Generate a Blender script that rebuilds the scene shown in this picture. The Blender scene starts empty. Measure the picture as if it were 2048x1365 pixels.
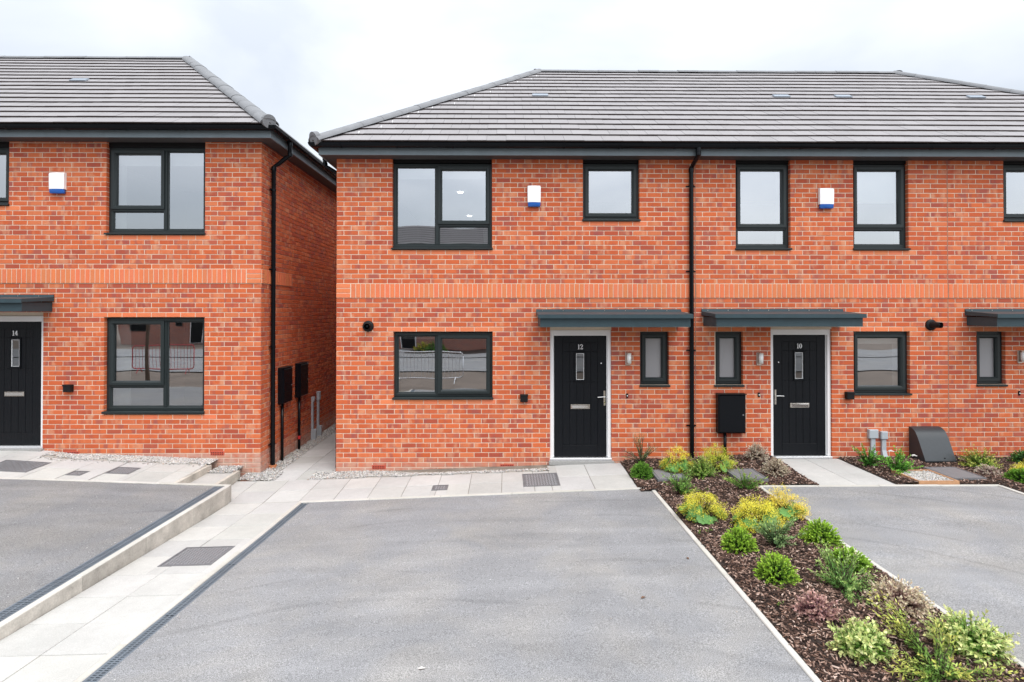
import bpy, math, random
import numpy as np
from mathutils import Vector, Matrix
R = math.radians
rnd = random.Random(7)
rng = np.random.default_rng(11)
sc = bpy.context.scene
COL = sc.collection

# ------------------------------------------------------------------ camera
CAMZ = 2.33
cd = bpy.data.cameras.new('camera')
cam = bpy.data.objects.new('camera', cd)
COL.objects.link(cam)
PITCH, YAW, FPX = 0.5, -0.6, 1130.0
cd.sensor_width = 36.0
cd.lens = FPX / 2048 * 36.0
cd.shift_x = 0.0
cd.shift_y = ((621.0 - FPX * math.tan(R(PITCH))) - 682.5) / 2048.0
cd.clip_start = 0.05
cd.clip_end = 2000
cam.location = (0, 0, CAMZ)
cam.rotation_euler = (R(90 + PITCH), 0, R(YAW))
sc.camera = cam

# ------------------------------------------------------------------ world, sun, exposure
SUN_EL, SUN_AZ = 58.0, 28.0          # azimuth measured from -Y (behind the camera) towards +X
w = bpy.data.worlds.new('World')
sc.world = w
w.use_nodes = True
nt = w.node_tree
nt.nodes.clear()
def N(t, kind, **kw):
    n = t.nodes.new(kind)
    for k, v in kw.items():
        setattr(n, k, v)
    return n
sky = N(nt, 'ShaderNodeTexSky', sky_type='NISHITA', sun_disc=False)
sky.sun_elevation = R(SUN_EL)
sky.sun_rotation = R(180 - SUN_AZ)
bgs = N(nt, 'ShaderNodeBackground'); bgs.inputs['Strength'].default_value = 0.05
nt.links.new(sky.outputs[0], bgs.inputs['Color'])
tc = N(nt, 'ShaderNodeTexCoord')
mp = N(nt, 'ShaderNodeMapping'); mp.inputs['Scale'].default_value = (1, 1, 2.2)
nt.links.new(tc.outputs['Generated'], mp.inputs['Vector'])
cl = N(nt, 'ShaderNodeTexNoise'); cl.inputs['Scale'].default_value = 2.1; cl.inputs['Detail'].default_value = 5; cl.inputs['Roughness'].default_value = .48; cl.inputs['Distortion'].default_value = .35
nt.links.new(mp.outputs[0], cl.inputs['Vector'])
cr = N(nt, 'ShaderNodeValToRGB')
cr.color_ramp.elements[0].position = .36; cr.color_ramp.elements[0].color = (.71, .735, .76, 1)
cr.color_ramp.elements[1].position = .64; cr.color_ramp.elements[1].color = (.99, .995, 1.0, 1)
nt.links.new(cl.outputs['Fac'], cr.inputs['Fac'])
# overcast dome: brighter towards the zenith and towards the veiled sun
sep = N(nt, 'ShaderNodeSeparateXYZ'); nt.links.new(tc.outputs['Generated'], sep.inputs[0])
zen = N(nt, 'ShaderNodeMapRange'); zen.inputs['From Min'].default_value = 0.0; zen.inputs['From Max'].default_value = 1.0
zen.inputs['To Min'].default_value = .43; zen.inputs['To Max'].default_value = 1.75
nt.links.new(sep.outputs['Z'], zen.inputs['Value'])
dt = N(nt, 'ShaderNodeVectorMath', operation='DOT_PRODUCT')
sd = (math.sin(R(SUN_AZ)) * math.cos(R(SUN_EL)), -math.cos(R(SUN_AZ)) * math.cos(R(SUN_EL)), math.sin(R(SUN_EL)))
dt.inputs[1].default_value = sd
nt.links.new(tc.outputs['Generated'], dt.inputs[0])
glow = N(nt, 'ShaderNodeMapRange', interpolation_type='SMOOTHSTEP')
glow.inputs['From Min'].default_value = .15; glow.inputs['From Max'].default_value = 1.0
glow.inputs['To Min'].default_value = 0.0; glow.inputs['To Max'].default_value = .95
nt.links.new(dt.outputs['Value'], glow.inputs['Value'])
add = N(nt, 'ShaderNodeMath', operation='ADD')
nt.links.new(zen.outputs[0], add.inputs[0]); nt.links.new(glow.outputs[0], add.inputs[1])
bgc = N(nt, 'ShaderNodeBackground')
nt.links.new(cr.outputs[0], bgc.inputs['Color']); nt.links.new(add.outputs[0], bgc.inputs['Strength'])
ads = N(nt, 'ShaderNodeAddShader')
nt.links.new(bgs.outputs[0], ads.inputs[0]); nt.links.new(bgc.outputs[0], ads.inputs[1])
wo = N(nt, 'ShaderNodeOutputWorld'); nt.links.new(ads.outputs[0], wo.inputs['Surface'])

sl = bpy.data.lights.new('sun', 'SUN'); sl.energy = 1.5; sl.angle = R(24); sl.color = (1, .965, .92)
so = bpy.data.objects.new('sun', sl); COL.objects.link(so)
so.rotation_euler = Vector(sd).to_track_quat('Z', 'Y').to_euler()
sc.view_settings.view_transform = 'Standard'
sc.view_settings.look = 'None'
sc.view_settings.gamma = 1
sc.view_settings.exposure = 0.14
sc.view_settings.use_curve_mapping = False
sc.render.engine = 'CYCLES'
sc.cycles.use_denoising = True
sc.cycles.max_bounces = 8
sc.cycles.transparent_max_bounces = 8
sc.cycles.sample_clamp_indirect = 6

# ------------------------------------------------------------------ materials
MATS = {}
def mat(name, col=(.5, .5, .5), rough=.6, metal=0.0, spec=.5, noise=None, bump=None, attr=None, coat=0.0, trans=0.0):
    """noise=(scale, amount, detail) multiplies the colour; bump=(scale, strength, dist); attr = colour attribute that multiplies"""
    m = bpy.data.materials.new(name); m.use_nodes = True
    t = m.node_tree; b = t.nodes['Principled BSDF']
    b.inputs['Roughness'].default_value = rough; b.inputs['Metallic'].default_value = metal
    b.inputs['Specular IOR Level'].default_value = spec
    b.inputs['Coat Weight'].default_value = coat
    src = N(t, 'ShaderNodeRGB').outputs[0]; src.default_value = (*col, 1)
    def mul(a, bb, bt='MULTIPLY', f=1.0):
        mx = N(t, 'ShaderNodeMix', data_type='RGBA', blend_type=bt); mx.inputs['Factor'].default_value = f
        t.links.new(a, mx.inputs['A']); t.links.new(bb, mx.inputs['B']); return mx.outputs['Result']
    if attr:
        a = N(t, 'ShaderNodeAttribute', attribute_name=attr)
        src = mul(src, a.outputs['Color'])
    geo = N(t, 'ShaderNodeNewGeometry')
    for ns in ([noise] if isinstance(noise, tuple) else (noise or [])):
        n = N(t, 'ShaderNodeTexNoise'); n.inputs['Scale'].default_value = ns[0]; n.inputs['Detail'].default_value = ns[2]
        n.inputs['Roughness'].default_value = .6
        t.links.new(geo.outputs['Position'], n.inputs['Vector'])
        r = N(t, 'ShaderNodeMapRange'); r.inputs['From Min'].default_value = .28; r.inputs['From Max'].default_value = .72
        r.inputs['To Min'].default_value = 1 - ns[1]; r.inputs['To Max'].default_value = 1 + ns[1]
        t.links.new(n.outputs['Fac'], r.inputs['Value'])
        src = mul(src, r.outputs[0])
    t.links.new(src, b.inputs['Base Color'])
    if bump:
        n = N(t, 'ShaderNodeTexNoise'); n.inputs['Scale'].default_value = bump[0]; n.inputs['Detail'].default_value = 4
        t.links.new(geo.outputs['Position'], n.inputs['Vector'])
        bp = N(t, 'ShaderNodeBump'); bp.inputs['Strength'].default_value = bump[1]; bp.inputs['Distance'].default_value = bump[2]
        t.links.new(n.outputs['Fac'], bp.inputs['Height']); t.links.new(bp.outputs[0], b.inputs['Normal'])
    if trans:
        tr = N(t, 'ShaderNodeBsdfTranslucent'); t.links.new(src, tr.inputs['Color'])
        ms = N(t, 'ShaderNodeMixShader'); ms.inputs[0].default_value = trans
        t.links.new(b.outputs[0], ms.inputs[1]); t.links.new(tr.outputs[0], ms.inputs[2])
        t.links.new(ms.outputs[0], t.nodes['Material Output'].inputs['Surface'])
    MATS[name] = m
    return m

def brick_material():
    m = bpy.data.materials.new('fired_brick'); m.use_nodes = True
    t = m.node_tree; b = t.nodes['Principled BSDF']; b.inputs['Roughness'].default_value = .85; b.inputs['Specular IOR Level'].default_value = .25
    at = N(t, 'ShaderNodeAttribute', attribute_name='bc'); ar = N(t, 'ShaderNodeAttribute', attribute_name='br')
    geo = N(t, 'ShaderNodeNewGeometry')
    sp = N(t, 'ShaderNodeSeparateColor'); t.links.new(ar.outputs['Color'], sp.inputs[0])
    off = N(t, 'ShaderNodeVectorMath', operation='SCALE'); off.inputs[0].default_value = (37, 11, 53)
    t.links.new(sp.outputs[0], off.inputs['Scale'])
    va = N(t, 'ShaderNodeVectorMath', operation='ADD'); t.links.new(geo.outputs['Position'], va.inputs[0]); t.links.new(off.outputs[0], va.inputs[1])
    col = at.outputs['Color']
    def layer(scale, lo, hi, c, fac, seed, amt=None):
        nonlocal col
        v = N(t, 'ShaderNodeMapping'); v.inputs['Location'].default_value = (seed, seed * 2.3, -seed); v.inputs['Scale'].default_value = scale
        t.links.new(va.outputs[0], v.inputs['Vector'])
        n = N(t, 'ShaderNodeTexNoise'); n.inputs['Scale'].default_value = 1; n.inputs['Detail'].default_value = 2
        t.links.new(v.outputs[0], n.inputs['Vector'])
        r = N(t, 'ShaderNodeMapRange', interpolation_type='SMOOTHSTEP'); r.inputs['From Min'].default_value = lo; r.inputs['From Max'].default_value = hi; r.inputs['To Max'].default_value = fac
        t.links.new(n.outputs['Fac'], r.inputs['Value'])
        f = r.outputs[0]
        if amt is not None:
            mm = N(t, 'ShaderNodeMath', operation='MULTIPLY'); t.links.new(f, mm.inputs[0]); t.links.new(amt, mm.inputs[1]); f = mm.outputs[0]
        mx = N(t, 'ShaderNodeMix', data_type='RGBA'); t.links.new(f, mx.inputs['Factor']); t.links.new(col, mx.inputs['A']); mx.inputs['B'].default_value = (*c, 1)
        col = mx.outputs['Result']
    layer((7, 7, 2), .52, .66, (.29, .085, .080), .75, 3.1, sp.outputs[1])
    layer((8, 8, 3), .54, .70, (.66, .34, .20), .7, 9.7, sp.outputs[1])
    layer((60, 60, 120), .45, .7, (.33, .07, .035), .22, 5.3)
    layer((1.1, 1.1, 1.6), .50, .78, (.64, .30, .19), .14, 7.7)
    # lime bloom low on the wall
    n = N(t, 'ShaderNodeTexNoise'); n.inputs['Scale'].default_value = 9; n.inputs['Detail'].default_value = 5; t.links.new(geo.outputs['Position'], n.inputs['Vector'])
    r = N(t, 'ShaderNodeMapRange'); r.inputs['From Min'].default_value = .3; r.inputs['From Max'].default_value = .6; r.inputs['To Min'].default_value = .35; r.inputs['To Max'].default_value = 1.0
    t.links.new(n.outputs['Fac'], r.inputs['Value'])
    mm = N(t, 'ShaderNodeMath', operation='MULTIPLY'); t.links.new(r.outputs[0], mm.inputs[0]); t.links.new(sp.outputs[2], mm.inputs[1])
    mx = N(t, 'ShaderNodeMix', data_type='RGBA'); t.links.new(mm.outputs[0], mx.inputs['Factor']); t.links.new(col, mx.inputs['A']); mx.inputs['B'].default_value = (.55, .36, .29, 1)
    t.links.new(mx.outputs['Result'], b.inputs['Base Color'])
    nb = N(t, 'ShaderNodeTexNoise'); nb.inputs['Scale'].default_value = 140; nb.inputs['Detail'].default_value = 3; t.links.new(geo.outputs['Position'], nb.inputs['Vector'])
    bp = N(t, 'ShaderNodeBump'); bp.inputs['Strength'].default_value = .5; bp.inputs['Distance'].default_value = .002
    t.links.new(nb.outputs['Fac'], bp.inputs['Height']); t.links.new(bp.outputs[0], b.inputs['Normal'])
    MATS['brick'] = m
brick_material()

def glass_material(name, tint, base, fres, rough=0.0):
    m = bpy.data.materials.new(name); m.use_nodes = True; t = m.node_tree; t.nodes.clear()
    tr = N(t, 'ShaderNodeBsdfTransparent'); tr.inputs[0].default_value = (*tint, 1)
    gl = N(t, 'ShaderNodeBsdfGlossy'); gl.inputs['Roughness'].default_value = rough; gl.inputs['Color'].default_value = (.95, .97, 1, 1)
    fr = N(t, 'ShaderNodeFresnel'); fr.inputs['IOR'].default_value = 1.5
    ma = N(t, 'ShaderNodeMath', operation='MULTIPLY_ADD'); ma.inputs[1].default_value = fres; ma.inputs[2].default_value = base; ma.use_clamp = True
    t.links.new(fr.outputs[0], ma.inputs[0])
    mx = N(t, 'ShaderNodeMixShader'); t.links.new(ma.outputs[0], mx.inputs[0]); t.links.new(tr.outputs[0], mx.inputs[1]); t.links.new(gl.outputs[0], mx.inputs[2])
    o = N(t, 'ShaderNodeOutputMaterial'); t.links.new(mx.outputs[0], o.inputs['Surface'])
    MATS[name] = m
glass_material('glass', (.84, .89, .89), .37, 2.2)
glass_material('door_glass', (.45, .48, .45), .14, 1.5)

def asphalt_material():
    m = bpy.data.materials.new('asphalt'); m.use_nodes = True; t = m.node_tree; b = t.nodes['Principled BSDF']
    b.inputs['Roughness'].default_value = .9; b.inputs['Specular IOR Level'].default_value = .3
    geo = N(t, 'ShaderNodeNewGeometry')
    def noise(scale, det, rough=.6, dist=0, vec=None, sv=None):
        n = N(t, 'ShaderNodeTexNoise'); n.inputs['Scale'].default_value = scale; n.inputs['Detail'].default_value = det; n.inputs['Roughness'].default_value = rough; n.inputs['Distortion'].default_value = dist
        if sv:
            mp = N(t, 'ShaderNodeMapping'); mp.inputs['Scale'].default_value = sv; mp.inputs['Rotation'].default_value = (0, 0, R(24)); t.links.new(geo.outputs['Position'], mp.inputs['Vector']); t.links.new(mp.outputs[0], n.inputs['Vector'])
        else: t.links.new(geo.outputs['Position'], n.inputs['Vector'])
        return n.outputs['Fac']
    def ramp(v, a, bb, lo, hi):
        r = N(t, 'ShaderNodeMapRange'); r.inputs['From Min'].default_value = a; r.inputs['From Max'].default_value = bb; r.inputs['To Min'].default_value = lo; r.inputs['To Max'].default_value = hi
        t.links.new(v, r.inputs['Value']); return r.outputs[0]
    def mulv(a, c):
        q = N(t, 'ShaderNodeMath', operation='MULTIPLY'); t.links.new(a, q.inputs[0]); t.links.new(c, q.inputs[1]); return q.outputs[0]
    v = mulv(ramp(noise(150, 2), .34, .66, .58, 1.44), ramp(noise(60, 3), .3, .7, .90, 1.10))
    v = mulv(v, ramp(noise(.9, 5, .55, .8), .3, .7, .91, 1.09))
    v = mulv(v, ramp(noise(1.6, 4, .5, 1.2, sv=(.35, 1.6, 1)), .3, .7, .90, 1.09))
    # rubber scuffs: thin rings of a distorted wave
    wv = N(t, 'ShaderNodeTexWave', wave_type='RINGS', rings_direction='Z'); wv.inputs['Scale'].default_value = .5; wv.inputs['Distortion'].default_value = 8; wv.inputs['Detail'].default_value = 1.5; wv.inputs['Detail Scale'].default_value = .7
    t.links.new(geo.outputs['Position'], wv.inputs['Vector'])
    sc1 = ramp(wv.outputs['Fac'], .955, 1.0, 0, 1)
    msk = ramp(noise(.8, 2), .48, .60, 0, .13)
    s = mulv(sc1, msk)
    inv = N(t, 'ShaderNodeMath', operation='SUBTRACT'); inv.inputs[0].default_value = 1; t.links.new(s, inv.inputs[1])
    v = mulv(v, inv.outputs[0])
    # grey with faint dusty warm patches
    mx = N(t, 'ShaderNodeMix', data_type='RGBA'); mx.inputs['A'].default_value = (.246, .249, .256, 1); mx.inputs['B'].default_value = (.284, .277, .266, 1)
    t.links.new(ramp(noise(1.1, 4, .6, .5), .42, .68, 0, 1), mx.inputs['Factor'])
    ml = N(t, 'ShaderNodeMix', data_type='RGBA', blend_type='MULTIPLY'); ml.inputs['Factor'].default_value = 1
    t.links.new(mx.outputs['Result'], ml.inputs['A']); t.links.new(v, ml.inputs['B'])
    at = N(t, 'ShaderNodeAttribute', attribute_name='tint'); m2 = N(t, 'ShaderNodeMix', data_type='RGBA', blend_type='MULTIPLY'); m2.inputs['Factor'].default_value = 1
    t.links.new(ml.outputs['Result'], m2.inputs['A']); t.links.new(at.outputs['Color'], m2.inputs['B'])
    t.links.new(m2.outputs['Result'], b.inputs['Base Color'])
    bp = N(t, 'ShaderNodeBump'); bp.inputs['Strength'].default_value = .7; bp.inputs['Distance'].default_value = .004
    t.links.new(noise(200, 3), bp.inputs['Height']); t.links.new(bp.outputs[0], b.inputs['Normal'])
    MATS['asphalt'] = m
asphalt_material()

mat('mortar', (.68, .57, .45), .95, spec=.2, noise=[(3, .08, 3), (60, .06, 2)])
mat('paving', (.475, .47, .455), .9, spec=.2, noise=[(1.5, .09, 4), (160, .13, 2), (14, .035, 3)], bump=(180, .3, .002), attr='tint')
mat('kerb', (.52, .505, .47), .9, spec=.25, noise=[(5, .08, 4), (120, .08, 2)], bump=(90, .3, .003), attr='tint')
mat('kerb_worn', (.50, .47, .42), .92, spec=.2, noise=[(5, .30, 6), (60, .12, 3)], bump=(60, .5, .004), attr='tint')
mat('step_slab', (.30, .295, .285), .9, noise=[(40, .1, 3)])
mat('tile_top', (.297, .287, .292), .9, spec=.12, noise=[(2.5, .05, 3), (90, .08, 2)], attr='tint', bump=(120, .25, .002))
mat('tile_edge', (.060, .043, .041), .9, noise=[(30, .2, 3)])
mat('tile_cap', (.22, .226, .236), .9, spec=.15, noise=[(6, .1, 4), (90, .07, 2)])
mat('underlay', (.05, .05, .05), .9)
mat('anthracite', (.017, .024, .025), .42, spec=.35, noise=[(40, .05, 3)], bump=(400, .08, .0006))
mat('fascia', (.155, .19, .21), .5, spec=.35, noise=[(4, .08, 4), (50, .05, 2)], bump=(80, .15, .001))
mat('soffit', (.055, .05, .05), .6)
mat('black_plastic', (.005, .006, .008), .2, spec=.16)
mat('black_matt', (.010, .010, .011), .45, spec=.2)
mat('canopy_paint', (.031, .056, .067), .5, spec=.35, noise=[(8, .1, 4)], bump=(55, .5, .003))
mat('white_upvc', (.80, .80, .80), .35)
mat('white_plaster', (.72, .73, .71), .9)
mat('room_wall', (.42, .43, .43), .9)
mat('floor_board', (.30, .26, .22), .6)
mat('blind', (.80, .82, .80), .8, trans=.3)
mat('steel', (.62, .58, .53), .28, metal=1.0, bump=(300, .05, .0005))
mat('chrome', (.75, .73, .70), .12, metal=1.0)
mat('alu', (.78, .79, .81), .3, metal=.6)
mat('white_metal', (.85, .85, .85), .3)
mat('alarm_white', (.88, .89, .90), .3)
mat('alarm_blue', (.012, .12, .48), .15, coat=.5)
mat('lamp_glass', (.85, .86, .84), .15)
mat('conduit_grey', (.40, .44, .47), .45)
mat('gas_grey', (.030, .036, .041), .42, noise=[(30, .08, 3)], bump=(250, .2, .001))
mat('air_brick', (.48, .085, .050), .8, noise=[(30, .1, 3)])
mat('terracotta', (.52, .20, .09), .8)
mat('red_tape', (.5, .02, .02), .5)
mat('iron', (.165, .165, .172), .7, metal=.1, noise=[(12, .15, 4), (120, .12, 2)])
mat('drain_metal', (.15, .18, .21), .55, metal=.2, noise=[(5, .12, 3)])
mat('vent_blue', (.29, .33, .38), .7, spec=.2)
mat('iron_worn', (.30, .30, .31), .5, metal=.2)
mat('drain_dark', (.015, .017, .02), .8)
mat('soil', (.034, .022, .017), .98, noise=[(30, .3, 4)], bump=(60, .8, .02))
mat('chip', (1, 1, 1), .9, attr='tint', spec=.2)
mat('pebble', (1, 1, 1), .8, attr='tint', spec=.3)
mat('leaf', (1, 1, 1), .5, attr='tint', trans=.28, spec=.35)
mat('stem', (.16, .11, .05), .8, attr='tint')
mat('timber', (.46, .25, .13), .8, noise=[(20, .12, 3)])
mat('dirt', (.17, .135, .11), .98, noise=[(.8, .22, 5), (14, .2, 4)], bump=(12, .6, .03))
mat('barrier_zinc', (.66, .68, .70), .35, metal=.7)
mat('barrier_red', (.45, .02, .03), .4)
mat('bark', (.10, .07, .05), .9)
mat('sealant', (.30, .17, .12), .9)

def door_material():
    m = mat('door_black', (.0050, .0062, .0085), .42, spec=.2)
    t = m.node_tree; b = t.nodes['Principled BSDF']
    geo = N(t, 'ShaderNodeNewGeometry'); mp = N(t, 'ShaderNodeMapping'); mp.inputs['Scale'].default_value = (22, 22, 2.2)
    t.links.new(geo.outputs['Position'], mp.inputs['Vector'])
    n = N(t, 'ShaderNodeTexNoise'); n.inputs['Scale'].default_value = 2.2; n.inputs['Detail'].default_value = 6; n.inputs['Distortion'].default_value = 1.6
    t.links.new(mp.outputs[0], n.inputs['Vector'])
    bp = N(t, 'ShaderNodeBump'); bp.inputs['Strength'].default_value = .8; bp.inputs['Distance'].default_value = .006
    t.links.new(n.outputs['Fac'], bp.inputs['Height']); t.links.new(bp.outputs[0], b.inputs['Normal'])
door_material()

def obscure_glass():
    m = mat('obscure_glass', (.26, .255, .265), .38, spec=1.0, coat=.3)
obscure_glass()
m_ = mat('lamp_on', (1, 1, 1), .5)
m_.node_tree.nodes['Principled BSDF'].inputs['Emission Color'].default_value = (1, .98, .92, 1)
m_.node_tree.nodes['Principled BSDF'].inputs['Emission Strength'].default_value = 5

def far_brick():
    m = bpy.data.materials.new('far_brick'); m.use_nodes = True; t = m.node_tree; b = t.nodes['Principled BSDF']; b.inputs['Roughness'].default_value = .9
    tc = N(t, 'ShaderNodeNewGeometry'); mp = N(t, 'ShaderNodeMapping'); mp.inputs['Rotation'].default_value = (R(90), 0, 0)
    t.links.new(tc.outputs['Position'], mp.inputs['Vector'])
    br = N(t, 'ShaderNodeTexBrick'); br.inputs['Scale'].default_value = 1; br.inputs['Brick Width'].default_value = .225; br.inputs['Row Height'].default_value = .075; br.inputs['Mortar Size'].default_value = .01
    br.inputs['Color1'].default_value = (.42, .12, .07, 1); br.inputs['Color2'].default_value = (.25, .08, .07, 1); br.inputs['Mortar'].default_value = (.4, .33, .28, 1)
    t.links.new(mp.outputs[0], br.inputs['Vector']); t.links.new(br.outputs['Color'], b.inputs['Base Color'])
    MATS['far_brick'] = m
far_brick()

# ------------------------------------------------------------------ mesh helpers
class MB:
    """collects polygons with a material name and a colour/extra attribute per vertex"""
    def __init__(s):
        s.v = []; s.f = []; s.fm = []; s.mats = []; s.at = {}
        s.cur = {}
    def mi(s, m):
        if m not in s.mats: s.mats.append(m)
        return s.mats.index(m)
    def add(s, verts, faces, m, **at):
        o = len(s.v); s.v += [tuple(p) for p in verts]
        i = s.mi(m)
        for f in faces:
            s.f.append(tuple(o + k for k in f)); s.fm.append(i)
        for k in set(s.at) | set(at):
            L = s.at.setdefault(k, [])
            while len(L) < o: L.append((1, 1, 1, 1))
            L += [(*at[k], 1) if k in at else (1, 1, 1, 1)] * len(verts)
    def box(s, x0, x1, y0, y1, z0, z1, m, skip='', **at):
        v = [(x0, y0, z0), (x1, y0, z0), (x1, y1, z0), (x0, y1, z0), (x0, y0, z1), (x1, y0, z1), (x1, y1, z1), (x0, y1, z1)]
        fs = {'b': (3, 2, 1, 0), 't': (4, 5, 6, 7), 'f': (0, 1, 5, 4), 'k': (2, 3, 7, 6), 'r': (1, 2, 6, 5), 'l': (3, 0, 4, 7)}
        s.add(v, [fs[k] for k in fs if k not in skip], m, **at)
    def bevbox(s, x0, x1, y0, y1, z0, z1, c, m, m2=None, **at):
        """box whose front (y0) face is chamfered"""
        v = [(x0, y1, z0), (x1, y1, z0), (x1, y1, z1), (x0, y1, z1), (x0, y0 + c, z0), (x1, y0 + c, z0), (x1, y0 + c, z1), (x0, y0 + c, z1),
             (x0 + c, y0, z0 + c), (x1 - c, y0, z0 + c), (x1 - c, y0, z1 - c), (x0 + c, y0, z1 - c)]
        f = [(3, 2, 1, 0)] + [(0 + a, (1 + a) % 4, 4 + (1 + a) % 4, 4 + a) for a in range(4)] + [(4 + a, 4 + (a + 1) % 4, 8 + (a + 1) % 4, 8 + a) for a in range(4)] + [(8, 9, 10, 11)]
        s.add(v, f, m, **at)
    def topbox(s, P, z_top, depth, c, m, **at):
        """slab from a 4-corner plan P (ccw), per-corner top z, chamfered top edge"""
        cx = sum(p[0] for p in P) / 4; cy = sum(p[1] for p in P) / 4
        def ins(p, d):
            return (p[0] + (d if p[0] < cx else -d), p[1] + (d if p[1] < cy else -d))
        v = [(p[0], p[1], z - depth) for p, z in zip(P, z_top)] + [(p[0], p[1], z - c) for p, z in zip(P, z_top)]
        v += [(*ins(p, c), z) for p, z in zip(P, z_top)]
        f = [(a, (a + 1) % 4, 4 + (a + 1) % 4, 4 + a) for a in range(4)] + [(4 + a, 4 + (a + 1) % 4, 8 + (a + 1) % 4, 8 + a) for a in range(4)] + [(8, 9, 10, 11)]
        s.add(v, f, m, **at)
    def tube(s, pts, r, m, seg=12, cap=True, **at):
        pts = [Vector(p) for p in pts]; rr = r if isinstance(r, (list, tuple)) else [r] * len(pts)
        vs = []; fs = []
        up = None
        for i, p in enumerate(pts):
            d = (pts[min(i + 1, len(pts) - 1)] - pts[max(i - 1, 0)]).normalized()
            if up is None:
                up = Vector((0, 0, 1)) if abs(d.z) < .9 else Vector((1, 0, 0))
            a = d.cross(up).normalized(); b = a.cross(d).normalized(); up = b
            for k in range(seg):
                t = 2 * math.pi * k / seg
                vs.append(p + (a * math.cos(t) + b * math.sin(t)) * rr[i])
        for i in range(len(pts) - 1):
            for k in range(seg):
                k2 = (k + 1) % seg
                fs.append((i * seg + k, i * seg + k2, (i + 1) * seg + k2, (i + 1) * seg + k))
        if cap:
            fs.append(tuple(range(seg))[::-1]); o = (len(pts) - 1) * seg; fs.append(tuple(o + k for k in range(seg)))
        s.add(vs, fs, m, **at)
    def extrude(s, prof, axis, a0, a1, m, closed=True, cap=True, **at):
        """prof: 2-D points in the plane across axis ('x': (y,z), 'y': (x,z), 'z': (x,y))"""
        def P(q, a):
            return {'x': (a, q[0], q[1]), 'y': (q[0], a, q[1]), 'z': (q[0], q[1], a)}[axis]
        n = len(prof); v = [P(q, a0) for q in prof] + [P(q, a1) for q in prof]
        f = [(i, (i + 1) % n, n + (i + 1) % n, n + i) for i in range(n if closed else n - 1)]
        if cap and closed: f += [tuple(range(n))[::-1], tuple(range(n, 2 * n))]
        s.add(v, f, m, **at)
    def ring(s, x0, x1, z0, z1, wd, yf, yb, c, m, **at):
        """rectangular frame in the xz plane, mitred, inner edge chamfered"""
        def L(d, y): return [(x0 + d, y, z0 + d), (x1 - d, y, z0 + d), (x1 - d, y, z1 - d), (x0 + d, y, z1 - d)]
        v = L(0, yb) + L(0, yf + .004) + L(.004, yf) + L(wd - c, yf) + L(wd, yf + c * 1.1) + L(wd, yb)
        f = []
        for l in range(5):
            for a in range(4):
                f.append((l * 4 + a, l * 4 + (a + 1) % 4, (l + 1) * 4 + (a + 1) % 4, (l + 1) * 4 + a))
        s.add(v, f, m, **at)
    def mesh(s, name, smooth=False):
        me = bpy.data.meshes.new(name); me.from_pydata(s.v, [], s.f)
        for k in s.mats: me.materials.append(MATS[k])
        me.polygons.foreach_set('material_index', s.fm)
        for k, L in s.at.items():
            while len(L) < len(s.v): L.append((1, 1, 1, 1))
            a = me.attributes.new(k, 'FLOAT_COLOR', 'POINT'); a.data.foreach_set('color', np.array(L, dtype=np.float32).ravel())
        if smooth: me.polygons.foreach_set('use_smooth', [True] * len(me.polygons))
        me.update()
        return me
    def build(s, name, parent=None, smooth=False, **props):
        return link(name, s.mesh(name, smooth), parent, **props)

def link(name, me, parent=None, loc=None, mtx=None, **props):
    o = bpy.data.objects.new(name, me); COL.objects.link(o)
    if parent: o.parent = parent
    if mtx is not None: o.matrix_local = mtx
    if loc is not None: o.location = loc
    for k, v in props.items(): o[k] = v
    return o
def thing(name, label, cat, loc=(0, 0, 0), group=None):
    o = bpy.data.objects.new(name, None); COL.objects.link(o); o.location = loc
    o.empty_display_size = .2
    o['label'] = label; o['category'] = cat
    if group: o['group'] = group
    return o
def tag(o, label, cat, group=None):
    o['label'] = label; o['category'] = cat
    if group: o['group'] = group
    return o
def smooth_by_angle(o, deg=35):
    me = o.data; me.polygons.foreach_set('use_smooth', [True] * len(me.polygons))
    import bmesh
    bm = bmesh.new(); bm.from_mesh(me)
    for e in bm.edges:
        e.smooth = not (len(e.link_faces) == 2 and e.calc_face_angle(0) > R(deg))
    bm.to_mesh(me); bm.free()

def np_mesh(name, V, F, mname, tint=None):
    """V (n,3) float, F (m,k) int, all faces of k sides; tint (n,3)"""
    me = bpy.data.meshes.new(name); k = F.shape[1]
    me.vertices.add(len(V)); me.vertices.foreach_set('co', V.astype(np.float32).ravel())
    me.loops.add(F.size); me.loops.foreach_set('vertex_index', F.astype(np.int32).ravel())
    me.polygons.add(len(F)); me.polygons.foreach_set('loop_start', np.arange(0, F.size, k, dtype=np.int32))
    me.polygons.foreach_set('loop_total', np.full(len(F), k, dtype=np.int32))
    me.materials.append(MATS[mname])
    if tint is not None:
        a = me.attributes.new('tint', 'FLOAT_COLOR', 'POINT')
        a.data.foreach_set('color', np.concatenate([tint, np.ones((len(V), 1))], 1).astype(np.float32).ravel())
    me.update(calc_edges=True); me.validate()
    return me
def scatter(name, TV, TF, M, T, mname, tint, parent=None, **props):
    """instances of template (TV, TF) baked into one mesh. M (n,3,3), T (n,3), tint (n,3)"""
    n = len(T); V = np.einsum('nij,vj->nvi', M, TV) + T[:, None, :]
    F = (TF[None] + (np.arange(n) * len(TV))[:, None, None]).reshape(-1, TF.shape[1])
    me = np_mesh(name, V.reshape(-1, 3), F, mname, np.repeat(tint, len(TV), 0))
    return link(name, me, parent, **props)
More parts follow.
